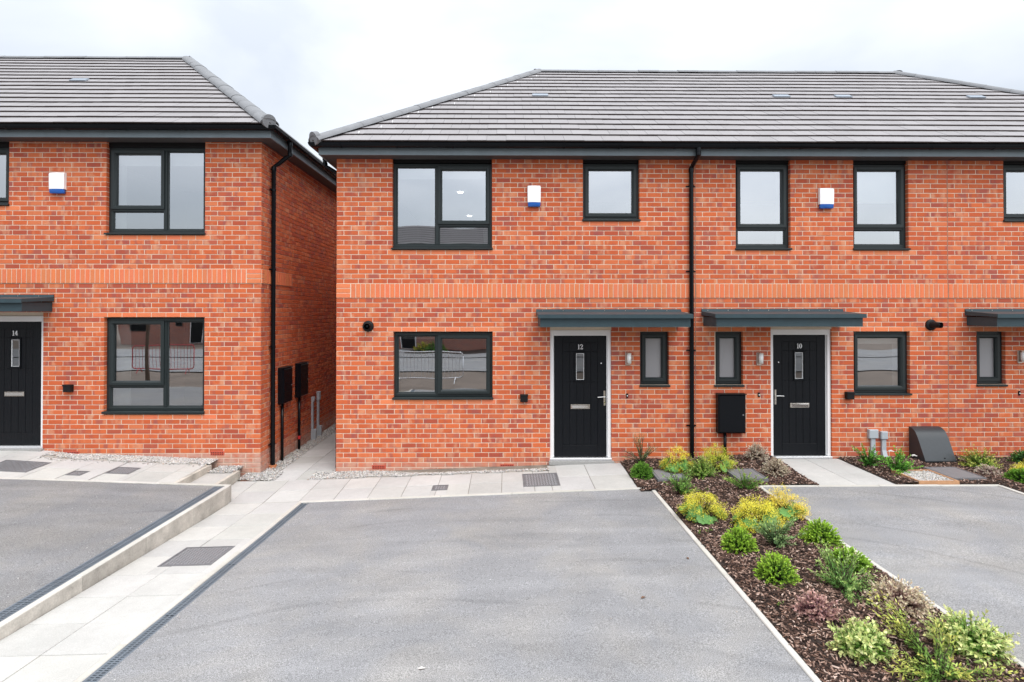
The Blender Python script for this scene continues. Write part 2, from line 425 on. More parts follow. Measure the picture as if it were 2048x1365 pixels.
def rots(yaw, pitch, roll):
    cy, sy, cp, sp, cr, sr = np.cos(yaw), np.sin(yaw), np.cos(pitch), np.sin(pitch), np.cos(roll), np.sin(roll)
    z = np.zeros_like(yaw); o = np.ones_like(yaw)
    Rz = np.stack([np.stack([cy, -sy, z], -1), np.stack([sy, cy, z], -1), np.stack([z, z, o], -1)], -2)
    Ry = np.stack([np.stack([cp, z, sp], -1), np.stack([z, o, z], -1), np.stack([-sp, z, cp], -1)], -2)
    Rx = np.stack([np.stack([o, z, z], -1), np.stack([z, cr, -sr], -1), np.stack([z, sr, cr], -1)], -2)
    return Rz @ Ry @ Rx

# ------------------------------------------------------------------ ground heights (metres; 0 = threshold of the middle door)
def bil(Xs, Ys, T):
    Xs = list(Xs); Ys = list(Ys)
    def f(x, y):
        x = min(max(x, Xs[0]), Xs[-1]); y = min(max(y, Ys[0]), Ys[-1])
        i = max(j for j in range(len(Xs) - 1) if Xs[j] <= x); k = max(j for j in range(len(Ys) - 1) if Ys[j] <= y)
        a = (x - Xs[i]) / (Xs[i + 1] - Xs[i]); b = (y - Ys[k]) / (Ys[k + 1] - Ys[k])
        return (T[k][i] * (1 - a) + T[k][i + 1] * a) * (1 - b) + (T[k + 1][i] * (1 - a) + T[k + 1][i + 1] * a) * b
    return f
G = bil([-3.8, -2.72, 1.93, 3.3, 14], [-3, 3.55, 7.45, 8.8, 20],
        [[.1] * 5, [-.05, -.03, .01, .05, .05], [-.25, -.22, -.05, .02, .02], [-.2, -.18, -.02, .02, .02], [-.18, -.18, -.02, .02, .02]])
G14 = bil([-14, -6.8, -3.8], [-3, 4.1, 7.65], [[.15, .15, .10], [.15, .10, .005], [.2, .084, -.03]])
P14 = bil([-14, -7.15, -6.5, -4.45], [7.65, 8.8], [[.18, .10, .08, .0], [.205, .19, .115, .02]])
WY = 8.8                                     # plane of the front walls

def sheet(name, x0, x1, y0, y1, f, dz, m, nx=24, ny=24, tint=(1, 1, 1), **props):
    b = MB(); vs = []; fs = []
    for j in range(ny + 1):
        for i in range(nx + 1):
            x = x0 + (x1 - x0) * i / nx; y = y0 + (y1 - y0) * j / ny
            vs.append((x, y, f(x, y) + dz))
    for j in range(ny):
        for i in range(nx):
            a = j * (nx + 1) + i; fs.append((a, a + 1, a + nx + 2, a + nx + 1))
    b.add(vs, fs, m, tint=tint)
    return b.build(name, smooth=True, kind='structure', **props)

# base ground out to the horizon
def gbase(x, y):
    if y > 9.2: return -.24
    if x < -3.76 and y > 1.5: return -.36
    return G(x, y) - .06
gb = MB(); xs = [-400, -60, -20, -12, -8, -6, -4.6, -3.9, -3.7, -3.4, -2.7, -1, .5, 1.9, 2.5, 3.3, 4.5, 6.5, 9, 14, 20, 60, 400]
ys = [-400, -60, -20, -14, -9, -6, -3, -1, .5, 1.4, 1.6, 2.5, 3.55, 5, 6, 7.45, 8.1, 8.8, 9.1, 9.3, 14, 20, 60, 400]
gv = [(x, y, gbase(x, y)) for y in ys for x in xs]
gf = [(j * len(xs) + i, j * len(xs) + i + 1, (j + 1) * len(xs) + i + 1, (j + 1) * len(xs) + i) for j in range(len(ys) - 1) for i in range(len(xs) - 1)]
gb.add(gv, gf, 'dirt'); gb.build('ground', kind='structure')

sheet('driveway', -2.60, 1.915, 1.5, 7.52, G, 0, 'asphalt', 30, 30)
sheet('driveway', 3.33, 6.45, 1.5, 7.36, G, 0, 'asphalt')
sheet('driveway', -14, -3.90, 1.5, 7.63, G14, 0, 'asphalt', 30, 30, tint=(.84, .835, .83))
sheet('driveway', 8.0, 14, 1.5, 7.36, G, 0, 'asphalt', 8, 8)
sheet('road', -60, 60, -9.2, -3.0, lambda x, y: .1, -.02, 'asphalt', 4, 4)
sheet('driveway', -30, 30, -15.2, -9.4, lambda x, y: .1, 0, 'asphalt', 4, 4)

# ------------------------------------------------------------------ kerbs (rows of precast edging stones)
def kerb_run(parent, x0, y0, x1, y1, wd, f, top, depth, side=0.0, m='kerb', L=.915):
    """edging stones from (x0,y0) to (x1,y1) on the left-hand side of the line"""
    d = Vector((x1 - x0, y1 - y0)); n = max(1, round(d.length / L)); d /= n
    t = d.normalized(); nrm = Vector((-t.y, t.x)) * wd
    for k in range(n):
        a = Vector((x0, y0)) + d * k + t * .002; e = Vector((x0, y0)) + d * (k + 1) - t * .002
        P = [a, e, e + nrm, a + nrm]
        j = rnd.uniform(-.002, .003)
        P2 = [(p.x, p.y) for p in P]
        b = MB(); g = rnd.uniform(.93, 1.05)
        zz = [f(*p) + top + j for p in P2]
        cx = sum(p[0] for p in P2) / 4; cy = sum(p[1] for p in P2) / 4
        c = .006
        v = [(p[0], p[1], z - depth) for p, z in zip(P2, zz)] + [(p[0], p[1], z - c) for p, z in zip(P2, zz)]
        v += [(p[0] + (c if p[0] < cx else -c), p[1] + (c if p[1] < cy else -c), z) for p, z in zip(P2, zz)]
        fsd = [(q, (q + 1) % 4, 4 + (q + 1) % 4, 4 + q) for q in range(4)]
        ft = [(4 + q, 4 + (q + 1) % 4, 8 + (q + 1) % 4, 8 + q) for q in range(4)] + [(8, 9, 10, 11)]
        b.add(v, fsd, m, tint=(g * rnd.uniform(.85, 1.0),) * 3); b.add(v, ft, 'kerb', tint=(g, g * rnd.uniform(.985, 1.0), g * rnd.uniform(.96, 1)))
        b.build('kerb_stone', parent)
def kerb(): 
    o = bpy.data.objects.new('kerb', None); COL.objects.link(o); o['kind'] = 'structure'; return o
k12 = kerb()
kerb_run(k12, -2.70, 1.5, -2.70, 7.52, .055, G, .012, .12)
kerb_run(k12, -2.70, 7.55, 1.965, 7.55, -.0, G, .012, .12) if False else None
kerb_run(k12, -2.755, 7.52, 1.965, 7.52, .052, G, .012, .12)
kerb_run(k12, 1.965, 1.5, 1.965, 7.518, .05, G, .014, .12)
k10 = kerb()
kerb_run(k10, 3.335, 1.5, 3.335, 7.358, .05, G, .014, .12)
kerb_run(k10, 3.285, 7.36, 6.50, 7.36, .05, G, .014, .12)
kerb_run(k10, 6.50, 1.5, 6.50, 7.358, .05, G, .014, .12)
kerb_run(k10, 7.95, 1.5, 7.95, 7.36, .05, G, .014, .12)
k14 = kerb()
kerb_run(k14, -3.70, 1.5, -3.70, 7.62, .062, G14, .012, .34, m='kerb_worn')
kerb_run(k14, -14, 7.62, -3.70, 7.62, .055, G14, .012, .34, m='kerb_worn')

# ------------------------------------------------------------------ paving slabs
def slabs(parent, xe, ye, f, jitter=.0015, holes=()):
    for i in range(len(xe) - 1):
        for j in range(len(ye) - 1):
            x0, x1, y0, y1 = xe[i] + .003, xe[i + 1] - .003, ye[j] + .003, ye[j + 1] - .003
            rects = [(x0, x1, y0, y1)]
            for h in holes:
                nr = []
                for (a, b_, c, d) in rects:
                    if h[0] >= b_ or h[1] <= a or h[2] >= d or h[3] <= c: nr.append((a, b_, c, d)); continue
                    if a < h[0]: nr.append((a, h[0], c, d)); a = h[0]
                    if b_ > h[1]: nr.append((h[1], b_, c, d)); b_ = h[1]
                    if c < h[2]: nr.append((a, b_, c, h[2]))
                    if d > h[3]: nr.append((a, b_, h[3], d))
                rects = nr
            for (a, b_, c, d) in rects:
                if b_ - a < .03 or d - c < .03: continue
                m = MB(); P = [(a, c), (b_, c), (b_, d), (a, d)]
                t = rnd.uniform(.92, 1.06); dz = rnd.uniform(-jitter, jitter)
                m.topbox(P, [f(*p) + dz + rnd.uniform(-.0006, .0006) for p in P], .05, .003, 'paving', tint=(t, t * rnd.uniform(.99, 1.005), t * rnd.uniform(.97, 1.0)))
                m.build('paving_slab', parent)
def path(name='path', bed=None):
    b = MB()
    for (x0, x1, y0, y1, f) in bed:
        b.add([(x0, y0, f(x0, y0) - .006), (x1, y0, f(x1, y0) - .006), (x1, y1, f(x1, y1) - .006), (x0, y1, f(x0, y1) - .006)], [(0, 1, 2, 3)], 'kerb_worn', tint=(.42, .40, .37))
    return b.build(name, kind='structure')
MH = {'path': (-3.36, -2.85, 5.50, 6.0), 'front': (.24, .75, 7.80, 8.36), 'small': (-1.03, -.81, 7.80, 8.01)}
pside = path(bed=[(-3.698, -2.757, 1.5 + i * .45, 1.95 + i * .45, G) for i in range(14)])
ye = [1.717 + .4505 * i for i in range(14)]
slabs(pside, [-3.696, -3.227, -2.757], ye, G, holes=[MH['path']])
pfront = path(bed=[(-3.70 + .45 * i, -3.25 + .45 * i, 7.58, 8.79, G) for i in range(12)])
slabs(pfront, [-4.0, -3.70, -3.227, -2.757, -2.31, -1.86, -1.41, -.96, -.51, -.06, .39, .63], [7.574, 8.02, 8.47], G, holes=[MH['front'], MH['small'], (-4.1, -3.7, 7.4, 7.64)])
slabs(pfront, [.63, 1.20, 1.77], [7.574, 8.17, 8.73], G, holes=[MH['front']])
pback = path(bed=[(-3.62, -2.70, 8.47 + .45 * i, 8.92 + .45 * i, G) for i in range(17)])
slabs(pback, [-3.56, -3.13, -2.72], [8.47 + .45 * i for i in range(18)], G)
MH14 = [(-7.27, -6.62, 7.88, 8.32), (-6.06, -5.85, 7.84, 8.03), (-5.61, -5.28, 7.97, 8.26)]
p14 = path(bed=[(a_, b_, 7.66, 8.79, lambda x, y: P14(x, y) - .02) for a_, b_ in ((-14, -7.15), (-7.15, -6.5), (-6.5, -4.5))])
slabs(p14, [-9.23 + .45 * i for i in range(11)] + [-4.49], [7.68, 8.12, 8.52], P14, holes=MH14)
slabs(p14, [-9.23 + .45 * i for i in range(5)] + [-6.95], [8.52, 8.79], P14)
p10 = path(bed=[(4.13, 5.17, 7.42, 8.78, G)])
slabs(p10, [4.13, 4.65, 5.17], [7.415, 8.0, 8.76], G)
# two steps down from the raised path of the left house
for (xa, zt, zb, lab) in ((-4.49, .004, -.16, 'upper concrete step at the end of the raised path beside the left house'), (-4.06, -.085, -.32, 'lower concrete step next to the passage between the houses')):
    s = thing('concrete_step', lab, 'step', (xa, 7.68, zb), 'two concrete garden steps')
    b = MB(); b.bevbox(0, .055, 0, .9, 0, zt - zb, .004, 'kerb_worn', tint=(.98, .98, .96)); b.build('riser_stone', s)
    b = MB()
    if zt < -.05: b.box(-.375, -.003, 0, .78, 0, zt - zb - .006, 'paving', tint=(.95, .95, .93)); b.build('tread_slab', s)

# ------------------------------------------------------------------ drain channels
def drain(x0, x1, y0, y1, f, label):
    s = thing('drain_channel', label, 'drain', ((x0 + x1) / 2, y0, f(x0, y0)), 'slotted drain channels')
    ox, oy, oz = s.location
    n = 6; L = (y1 - y0) / n
    for k in range(n):
        a = y0 + L * k + .002; e = y0 + L * (k + 1) - .002
        b = MB()
        def z(y): return f(x0, y) - oz + .001
        for (u0, u1) in ((x0, x0 + .018), (x1 - .018, x1)):
            b.add([(u0 - ox, a - oy, z(a)), (u1 - ox, a - oy, z(a)), (u1 - ox, e - oy, z(e)), (u0 - ox, e - oy, z(e)), (u0 - ox, a - oy, z(a) - .03), (u1 - ox, a - oy, z(a) - .03), (u1 - ox, e - oy, z(e) - .03), (u0 - ox, e - oy, z(e) - .03)],
                  [(0, 1, 2, 3), (0, 3, 7, 4), (1, 5, 6, 2), (0, 4, 5, 1)], 'drain_metal')
        b.add([(x0 - ox, a - oy, z(a) - .03), (x1 - ox, a - oy, z(a) - .03), (x1 - ox, e - oy, z(e) - .03), (x0 - ox, e - oy, z(e) - .03)], [(0, 1, 2, 3)], 'drain_dark')
        fr = b.build('channel_frame', s)
        b = MB(); y = a + .006
        while y < e - .01:
            b.box(x0 + .018 - ox, x1 - .018 - ox, y - oy, y + .011 - oy, z(y) - .010, z(y) - .001, 'drain_metal', skip='b'); y += .026
        mid = (x0 + x1) / 2
        b.add([(mid - .006 - ox, a - oy, z(a) - .0005), (mid + .006 - ox, a - oy, z(a) - .0005), (mid + .006 - ox, e - oy, z(e) - .0005), (mid - .006 - ox, e - oy, z(e) - .0005)], [(0, 1, 2, 3)], 'drain_metal')
        b.build('grating', s, kind='stuff')
drain(-2.698, -2.598, 1.5, 7.515, G, 'slotted metal drain channel along the left edge of the middle driveway')
drain(-3.90, -3.764, 1.5, 7.615, G14, 'slotted metal drain channel on top of the raised left driveway')

# ------------------------------------------------------------------ manhole covers
def manhole(r, f, label, n=9, rows=None, m='iron'):
    x0, x1, y0, y1 = r; cx, cy = (x0 + x1) / 2, (y0 + y1) / 2
    o = thing('manhole_cover', label, 'manhole cover', (cx, cy, f(cx, cy)), 'metal access covers in the ground')
    def z(x, y): return f(x + cx, y + cy) - o.location.z
    a, c = (x1 - x0) / 2, (y1 - y0) / 2
    def quadbox(b, u0, u1, v0, v1, zt, zb, mm=None):
        P = [(u0, v0), (u1, v0), (u1, v1), (u0, v1)]
        v = [(p[0], p[1], z(*p) + zb) for p in P] + [(p[0], p[1], z(*p) + zt) for p in P]
        b.add(v, [(4, 5, 6, 7), (0, 1, 5, 4), (1, 2, 6, 5), (2, 3, 7, 6), (3, 0, 4, 7)], mm or m)
    b = MB(); w_ = .018
    quadbox(b, -a, a, -c, -c + w_, .003, -.04); quadbox(b, -a, a, c - w_, c, .003, -.04); quadbox(b, -a, -a + w_, -c + w_, c - w_, .003, -.04); quadbox(b, a - w_, a, -c + w_, c - w_, .003, -.04)
    b.build('frame', o)
    b = MB(); quadbox(b, -a + w_ + .003, a - w_ - .003, -c + w_ + .003, c - w_ - .003, -.001, -.03); b.build('cover', o)
    b = MB(); W = 2 * (a - w_ - .02); H = 2 * (c - w_ - .02); nr = max(2, round(n * H / W)) if rows is None else rows
    for i in range(n):
        for j in range(nr):
            u = -W / 2 + W * (i + .5) / n; v = -H / 2 + H * (j + .5) / nr
            if rows: quadbox(b, u - W / n * .3, u + W / n * .3, v - H / nr * .5, v + H / nr * .5, .003, -.001, 'iron_worn')
            elif (i + j) % 2: quadbox(b, u - W / n * .42, u + W / n * .42, v - H / nr * .18, v + H / nr * .18, .0035, -.001, 'iron_worn')
            else: quadbox(b, u - W / n * .18, u + W / n * .18, v - H / nr * .42, v + H / nr * .42, .0035, -.001, 'iron_worn')
    b.build('tread_pattern', o, kind='stuff')
manhole(MH['path'], G, 'large treaded metal cover in the slab path between the two lower driveways', 12)
manhole(MH['front'], G, 'square grey metal cover in the paving left of door 12', 11)
manhole(MH['small'], G, 'tiny metal cover in the paving under the window left of door 12', 4)
manhole(MH14[0], P14, 'wide metal cover in the raised paving by door 14, cut by the photo edge', 12)
manhole(MH14[1], P14, 'smallest metal cover in the raised paving of the left house', 4)
manhole(MH14[2], P14, 'medium metal cover in the raised paving nearest the steps', 7)
gm = lambda x, y: G(x, y) + .048
manhole((2.08, 2.48, 7.73, 8.17), gm, 'ribbed grey cover in the bark bed behind a yellow-flowered plant near door 12', 14, 1)
manhole((3.12, 3.52, 7.56, 8.05), gm, 'ribbed grey cover in the bark bed near the path to door 10', 14, 1)
manhole((6.01, 6.48, 7.56, 8.11), gm, 'ribbed dark cover in the bark bed in front of the slanted meter box', 16, 1)

# ------------------------------------------------------------------ bricks
BR_COLS = [(0.5745, 0.1245, 0.0434), (0.5375, 0.1106, 0.0391), (0.6023, 0.1383, 0.0477), (0.5282, 0.1106, 0.0416), (0.5838, 0.1476, 0.0564), (0.4633, 0.0922, 0.0434), (0.556, 0.1199, 0.0416), (0.4263, 0.0876, 0.0469), (0.6116, 0.1752, 0.0738), (0.5375, 0.1152, 0.0416)]
ORANGE = (.71, .205, .088)
VARS = []
for i in range(20):
    c = BR_COLS[i % len(BR_COLS)]; g = rnd.uniform(.93, 1.06)
    VARS.append(((c[0] * g, c[1] * g, c[2] * g), (rnd.random(), rnd.uniform(.5, 1.0), 0)))
def brick_geo(b, w_, h_, y0=-.0045, y1=.098, off=(0, 0, 0), bc=(1, 0, 0), br=(0, 0, 0), axis='y', ends=True):
    """brick with its face at y0, centred on x/z origin; five sides"""
    x = w_ / 2; z = h_ / 2; c = .003
    v = [(-x, y1, -z), (x, y1, -z), (x, y1, z), (-x, y1, z), (-x, y0 + c, -z), (x, y0 + c, -z), (x, y0 + c, z), (-x, y0 + c, z), (-x + c, y0, -z + c), (x - c, y0, -z + c), (x - c, y0, z - c), (-x + c, y0, z - c)]
    f = [(a, (1 + a) % 4, 4 + (1 + a) % 4, 4 + a) for a in range(4)] + [(4 + a, 4 + (a + 1) % 4, 8 + (a + 1) % 4, 8 + a) for a in range(4)] + [(8, 9, 10, 11)]
    if axis == 'y': vv = [(p[0] + off[0], p[1] + off[1], p[2] + off[2]) for p in v]
    else: vv = [(-p[1] + off[0], p[0] + off[1], p[2] + off[2]) for p in v]        # face looks to +X
    b.add(vv, f, 'brick', bc=bc, br=br)
BMESH = {}
def brick_mesh(w_, h_, bc, br):
    k = (round(w_, 3), round(h_, 3), bc, br)
    if k not in BMESH:
        b = MB(); brick_geo(b, w_, h_, bc=bc, br=br); BMESH[k] = b.mesh('brick')
    return BMESH[k]

def layout(u0, u1, zref, z0, z1, openings, band=None, shift=0.0, minp=.018):
    """stretcher-bond pieces (u,z centre,w,h,row) between z0..z1, skipping openings and the soldier band"""
    out = []
    k0 = math.floor((z0 - zref) / .075); k1 = math.ceil((z1 - zref) / .075)
    for k in range(k0, k1):
        za = max(zref + k * .075 + .005, z0); zb = min(zref + (k + 1) * .075 - .005, z1)
        if zb - za < .02: continue
        if band and za > band[0] - .01 and zb < band[1] + .01: continue
        o = shift + (.1125 if k % 2 else 0)
        n0 = math.floor((u0 - o) / .225) - 1
        u = o + n0 * .225
        while u < u1:
            segs = [(max(u + .005, u0), min(u + .22, u1))]
            for (a, b_, c, d) in openings:
                if c < zb - .015 and d > za + .015:
                    ns = []
                    for s in segs:
                        if b_ <= s[0] or a >= s[1]: ns.append(s); continue
                        if s[0] < a: ns.append((s[0], a))
                        if s[1] > b_: ns.append((b_, s[1]))
                    segs = ns
            eds = [u0, u1] + [q for (a, b_, c, d) in openings if c < zb - .015 and d > za + .015 for q in (a, b_)]
            for s in segs:
                s = list(s)
                if s[1] - s[0] < .030: continue
                for q in eds:
                    if 0 < q - s[1] < .042: s[1] = q
                    if 0 < s[0] - q < .042: s[0] = q
                if s[1] - s[0] >= minp: out.append(((s[0] + s[1]) / 2, (za + zb) / 2, s[1] - s[0], zb - za, k))
            u += .225
    return out

def front_wall(parent, x0, x1, z0, z1, zref, openings, orange_rows, pale=None, base_y=WY, n_parts=300, corner=None):
    """mortar core with openings + bricks as parts. openings: (x0,x1,z0,z1)"""
    b = MB()
    e = .003
    xs = sorted({x0 + e, x1 - e} | {o[0] - e for o in openings} | {o[1] + e for o in openings})
    zs = sorted({z0, z1} | {o[2] - e for o in openings if o[2] - e > z0} | {o[3] + e for o in openings if o[3] + e < z1})
    xs = [x for x in xs if x0 <= x <= x1]
    for i in range(len(xs) - 1):
        for j in range(len(zs) - 1):
            cx, cz = (xs[i] + xs[i + 1]) / 2, (zs[j] + zs[j + 1]) / 2
            if any(o[0] - e < cx < o[1] + e and o[2] - e < cz < o[3] + e for o in openings): continue
            b.box(xs[i], xs[i + 1], base_y, base_y + .30, zs[j], zs[j + 1], 'mortar')
    wall = b.build('front_wall', parent)
    band = (zref, zref + .225)
    P = layout(x0, x1, zref, z0, z1, openings, band, shift=x0 if corner != 'right' else x1)
    items = []
    for (u, z, w_, h_, k) in P:
        orange = any(a <= u <= c and r == k for (a, c, r) in orange_rows)
        full = abs(w_ - .215) < .002 and h_ > .06
        items.append((u, z, w_, h_, k, orange, full))
    items.sort(key=lambda q: (not q[6], (q[0]) ** 2 + (q[1] - CAMZ) ** 2))
    st = MB(); npart = 0
    for (u, z, w_, h_, k, orange, full) in items:
        pl = pale(u, z) if pale else 0
        if orange: bc, br = tuple(c * rnd.choice((.95, 1, 1.04)) for c in ORANGE), (rnd.choice((.1, .5, .9)), .12, 0)
        else: bc, br = rnd.choice(VARS)
        pl = round(pl, 1)
        if pl > 0: br = (br[0], br[1], pl)
        j = rnd.uniform(-.0012, .0012)
        if npart < n_parts and full:
            o = link('brick', brick_mesh(w_, h_, bc, br), wall); o.location = (u, base_y + j, z); npart += 1
        else:
            brick_geo(st, w_, h_, off=(u, base_y + j, z), bc=bc, br=br)
    s = st.build('brickwork', wall, kind='stuff')
    return wall

def soldier_band(parent, x0, x1, zref, left_corner=False, right_corner=False, y=WY):
    a, e = x0, x1
    pr = -.016
    b = MB(); b.box(x0 + .003, x1 - .003, y + pr + .0055, y + .001, zref + .002, zref + .222, 'mortar'); b.build('band_mortar', parent)
    def piece(u, z, w_, h_):
        bc = tuple(round(c * rnd.choice((.94, .98, 1.02, 1.05)), 4) for c in ORANGE); br = (rnd.choice((.2, .6)), .1, 0)
        k = ('s', round(w_, 3), round(h_, 3), bc, br)
        if k not in BMESH:
            m = MB(); brick_geo(m, w_, h_, y0=pr - .0, y1=.02, bc=bc, br=br); BMESH[k] = m.mesh('soldier_brick')
        o = link('soldier_brick', BMESH[k], parent); o.location = (u, y, z)
    if left_corner:
        for q in range(3):
            piece(x0 + (.1075 if q != 1 else .1075), zref + .0375 + .075 * q, .215, .065)
        a += .225
    if right_corner:
        for q in range(3): piece(x1 - .1075, zref + .0375 + .075 * q, .215, .065)
        e -= .225
    n = round((e - a) / .075); p = (e - a) / n
    for i in range(n): piece(a + p * (i + .5), zref + .1125, p - .010, .215)

# ------------------------------------------------------------------ windows
def window(parent, x0, x1, z0, z1, cells, sill=True, y=WY, blind=None, glass='glass', sill_h=.035, bow=.0022):
    """cells: (fx0,fx1,fz0,fz1,kind) as fractions; kind 's' = opening sash, 'f' = fixed"""
    fw = .052; yf = y + .062; yb = y + .135
    b = MB(); b.ring(x0, x1, z0, z1, fw, yf, yb, .012, 'anthracite')
    W, H = x1 - x0, z1 - z0
    win = None
    cuts_x = sorted({c[0] for c in cells} | {c[1] for c in cells}); 
    # mullions and transoms at the boundaries between cells
    cell_r = []
    for (a, c, d, e_, kd) in cells:
        xa = x0 + W * a if a > 0 else x0; xb = x0 + W * c if c < 1 else x1
        za = z0 + H * d if d > 0 else z0; zb = z0 + H * e_ if e_ < 1 else z1
        L = xa + (fw if a == 0 else .024); Rr = xb - (fw if c == 1 else .024)
        B = za + (fw if d == 0 else .022); T = zb - (fw if e_ == 1 else .022)
        cell_r.append((L, Rr, B, T, kd))
        if c < 1 and d == 0: b.box(xb - .0235, xb + .0235, yf + .0015, yb - .001, z0 + fw - .002, z1 - fw + .002, 'anthracite')
        if e_ < 1: b.box(L - .002, Rr + .002, yf + .0015, yb - .001, zb - .0215, zb + .0215, 'anthracite')
    win = b.build('window', parent)
    for (L, Rr, B, T, kd) in cell_r:
        if kd == 's':
            b = MB(); b.ring(L - .012, Rr + .012, B - .012, T + .012, .062, yf - .022, yb - .01, .020, 'anthracite')
            b.build('sash', win); g = .045
            L += g; Rr -= g; B += g; T -= g
        else:
            b = MB(); b.ring(L, Rr, B, T, .016, yf + .012, yb - .01, .010, 'anthracite'); b.build('glazing_bead', win)
            L += .012; Rr -= .012; B += .012; T -= .012
        # pane, very slightly bowed as sealed units are
        n = 8; vs = []; fs = []; bw_ = bow * min(Rr - L, T - B) ** 2
        for j in range(n + 1):
            for i in range(n + 1):
                u, v = i / n, j / n
                vs.append((L + (Rr - L) * u, yf + .035 - bw_ * 16 * u * (1 - u) * v * (1 - v), B + (T - B) * v))
        for j in range(n):
            for i in range(n):
                q = j * (n + 1) + i; fs.append((q, q + 1, q + n + 2, q + n + 1))
        b = MB(); b.add(vs, fs, glass); b.build('pane', win, smooth=True)
    if sill:
        b = MB(); h = sill_h; ov = .012
        prof = [(y + .09, z0 - .001), (y - .030, z0 - .008), (y - .036, z0 - .013), (y - .036, z0 - h + .004), (y - .032, z0 - h), (y + .09, z0 - h)]
        b.extrude(prof, 'x', x0 - ov, x1 + ov, 'anthracite'); b.build('sill', win)
    # plastered reveal inside
    b = MB(); yi = yb + .001; d = .19
    b.add([(x0, yi, z0), (x1, yi, z0), (x1, yi, z1), (x0, yi, z1), (x0, yi + d, z0), (x1, yi + d, z0), (x1, yi + d, z1), (x0, yi + d, z1)],
          [(0, 1, 5, 4), (1, 2, 6, 5), (2, 3, 7, 6), (3, 0, 4, 7)], 'white_plaster'); b.build('reveal_lining', win)
    if blind:
        b = MB(); b.box(x0 + .03, x1 - .03, yb + .05, yb + .054, blind, z1 - .01, 'blind'); b.tube([(x0 + .02, yb + .07, z1 - .045), (x1 - .02, yb + .07, z1 - .045)], .025, 'white_upvc', 8)
        b.tube([(x0 + .03, yb + .052, blind), (x1 - .03, yb + .052, blind)], .009, 'white_upvc', 6)
        b.build('roller_blind', win)
    return win

def room(parent, x0, x1, z0, z1, y0=WY + .326, y1=WY + 3.6, holes=()):
    b = MB()
    b.add([(x0, y0, z0), (x1, y0, z0), (x1, y1, z0), (x0, y1, z0)], [(0, 1, 2, 3)], 'floor_board')
    b.add([(x0, y0, z1), (x1, y0, z1), (x1, y1, z1), (x0, y1, z1)], [(3, 2, 1, 0)], 'white_plaster')
    b.add([(x0, y0, z0), (x0, y1, z0), (x0, y1, z1), (x0, y0, z1)], [(3, 2, 1, 0)], 'room_wall')
    b.add([(x1, y0, z0), (x1, y1, z0), (x1, y1, z1), (x1, y0, z1)], [(0, 1, 2, 3)], 'room_wall')
    b.add([(x0, y1, z0), (x1, y1, z0), (x1, y1, z1), (x0, y1, z1)], [(3, 2, 1, 0)], 'room_wall')
    b.build('room_lining', parent)

# ------------------------------------------------------------------ digits on the doors
def glyph(b, ch, x, z, h, y, m='white_metal'):
    def poly(pts):
        n = len(pts); b.add([(x + p[0] * h, y, z + p[1] * h) for p in pts] + [(x + p[0] * h, y + .003, z + p[1] * h) for p in pts],
                            [tuple(range(n))] + [(i, (i + 1) % n, n + (i + 1) % n, n + i) for i in range(n)], m)
    if ch == '1':
        poly([(.10, 0), (.50, 0), (.50, .05), (.38, .08), (.38, 1), (.30, 1), (.10, .90), (.10, .85), (.24, .88), (.24, .08), (.10, .05)]); return .56
    if ch == '0':
        n = 20
        for i in range(n):
            a, c = 2 * math.pi * i / n, 2 * math.pi * (i + 1) / n
            f = lambda t, rx, rz: (.32 + rx * math.cos(t), .5 + rz * math.sin(t))
            poly([f(a, .30, .51), f(c, .30, .51), f(c, .13, .46), f(a, .13, .46)])
        return .66
    if ch == '2':
        P = [(.05, .74), (.10, .90), (.22, .99), (.38, .97), (.50, .84), (.50, .68), (.40, .48), (.24, .26), (.10, .06)]
        Wd = [.07, .05, .04, .07, .085, .085, .06, .045, .04]
        for i in range(len(P) - 1):
            d = Vector((P[i + 1][0] - P[i][0], P[i + 1][1] - P[i][1])).normalized(); n_ = Vector((-d.y, d.x))
            poly([(P[i][0] + n_.x * Wd[i], P[i][1] + n_.y * Wd[i]), (P[i][0] - n_.x * Wd[i], P[i][1] - n_.y * Wd[i]), (P[i + 1][0] - n_.x * Wd[i + 1], P[i + 1][1] - n_.y * Wd[i + 1]), (P[i + 1][0] + n_.x * Wd[i + 1], P[i + 1][1] + n_.y * Wd[i + 1])])
        poly([(.03, 0), (.56, 0), (.60, .24), (.54, .24), (.50, .14), (.10, .12)]); return .66
    if ch == '4':
        poly([(.34, 0), (.52, 0), (.52, .98), (.34, .98)]); poly([(.02, .24), (.66, .24), (.66, .36), (.02, .36)])
        poly([(.02, .30), (.12, .30), (.40, .98), (.34, .98)]); poly([(.24, 0), (.62, 0), (.62, .05), (.24, .05)]); return .70
    return .5

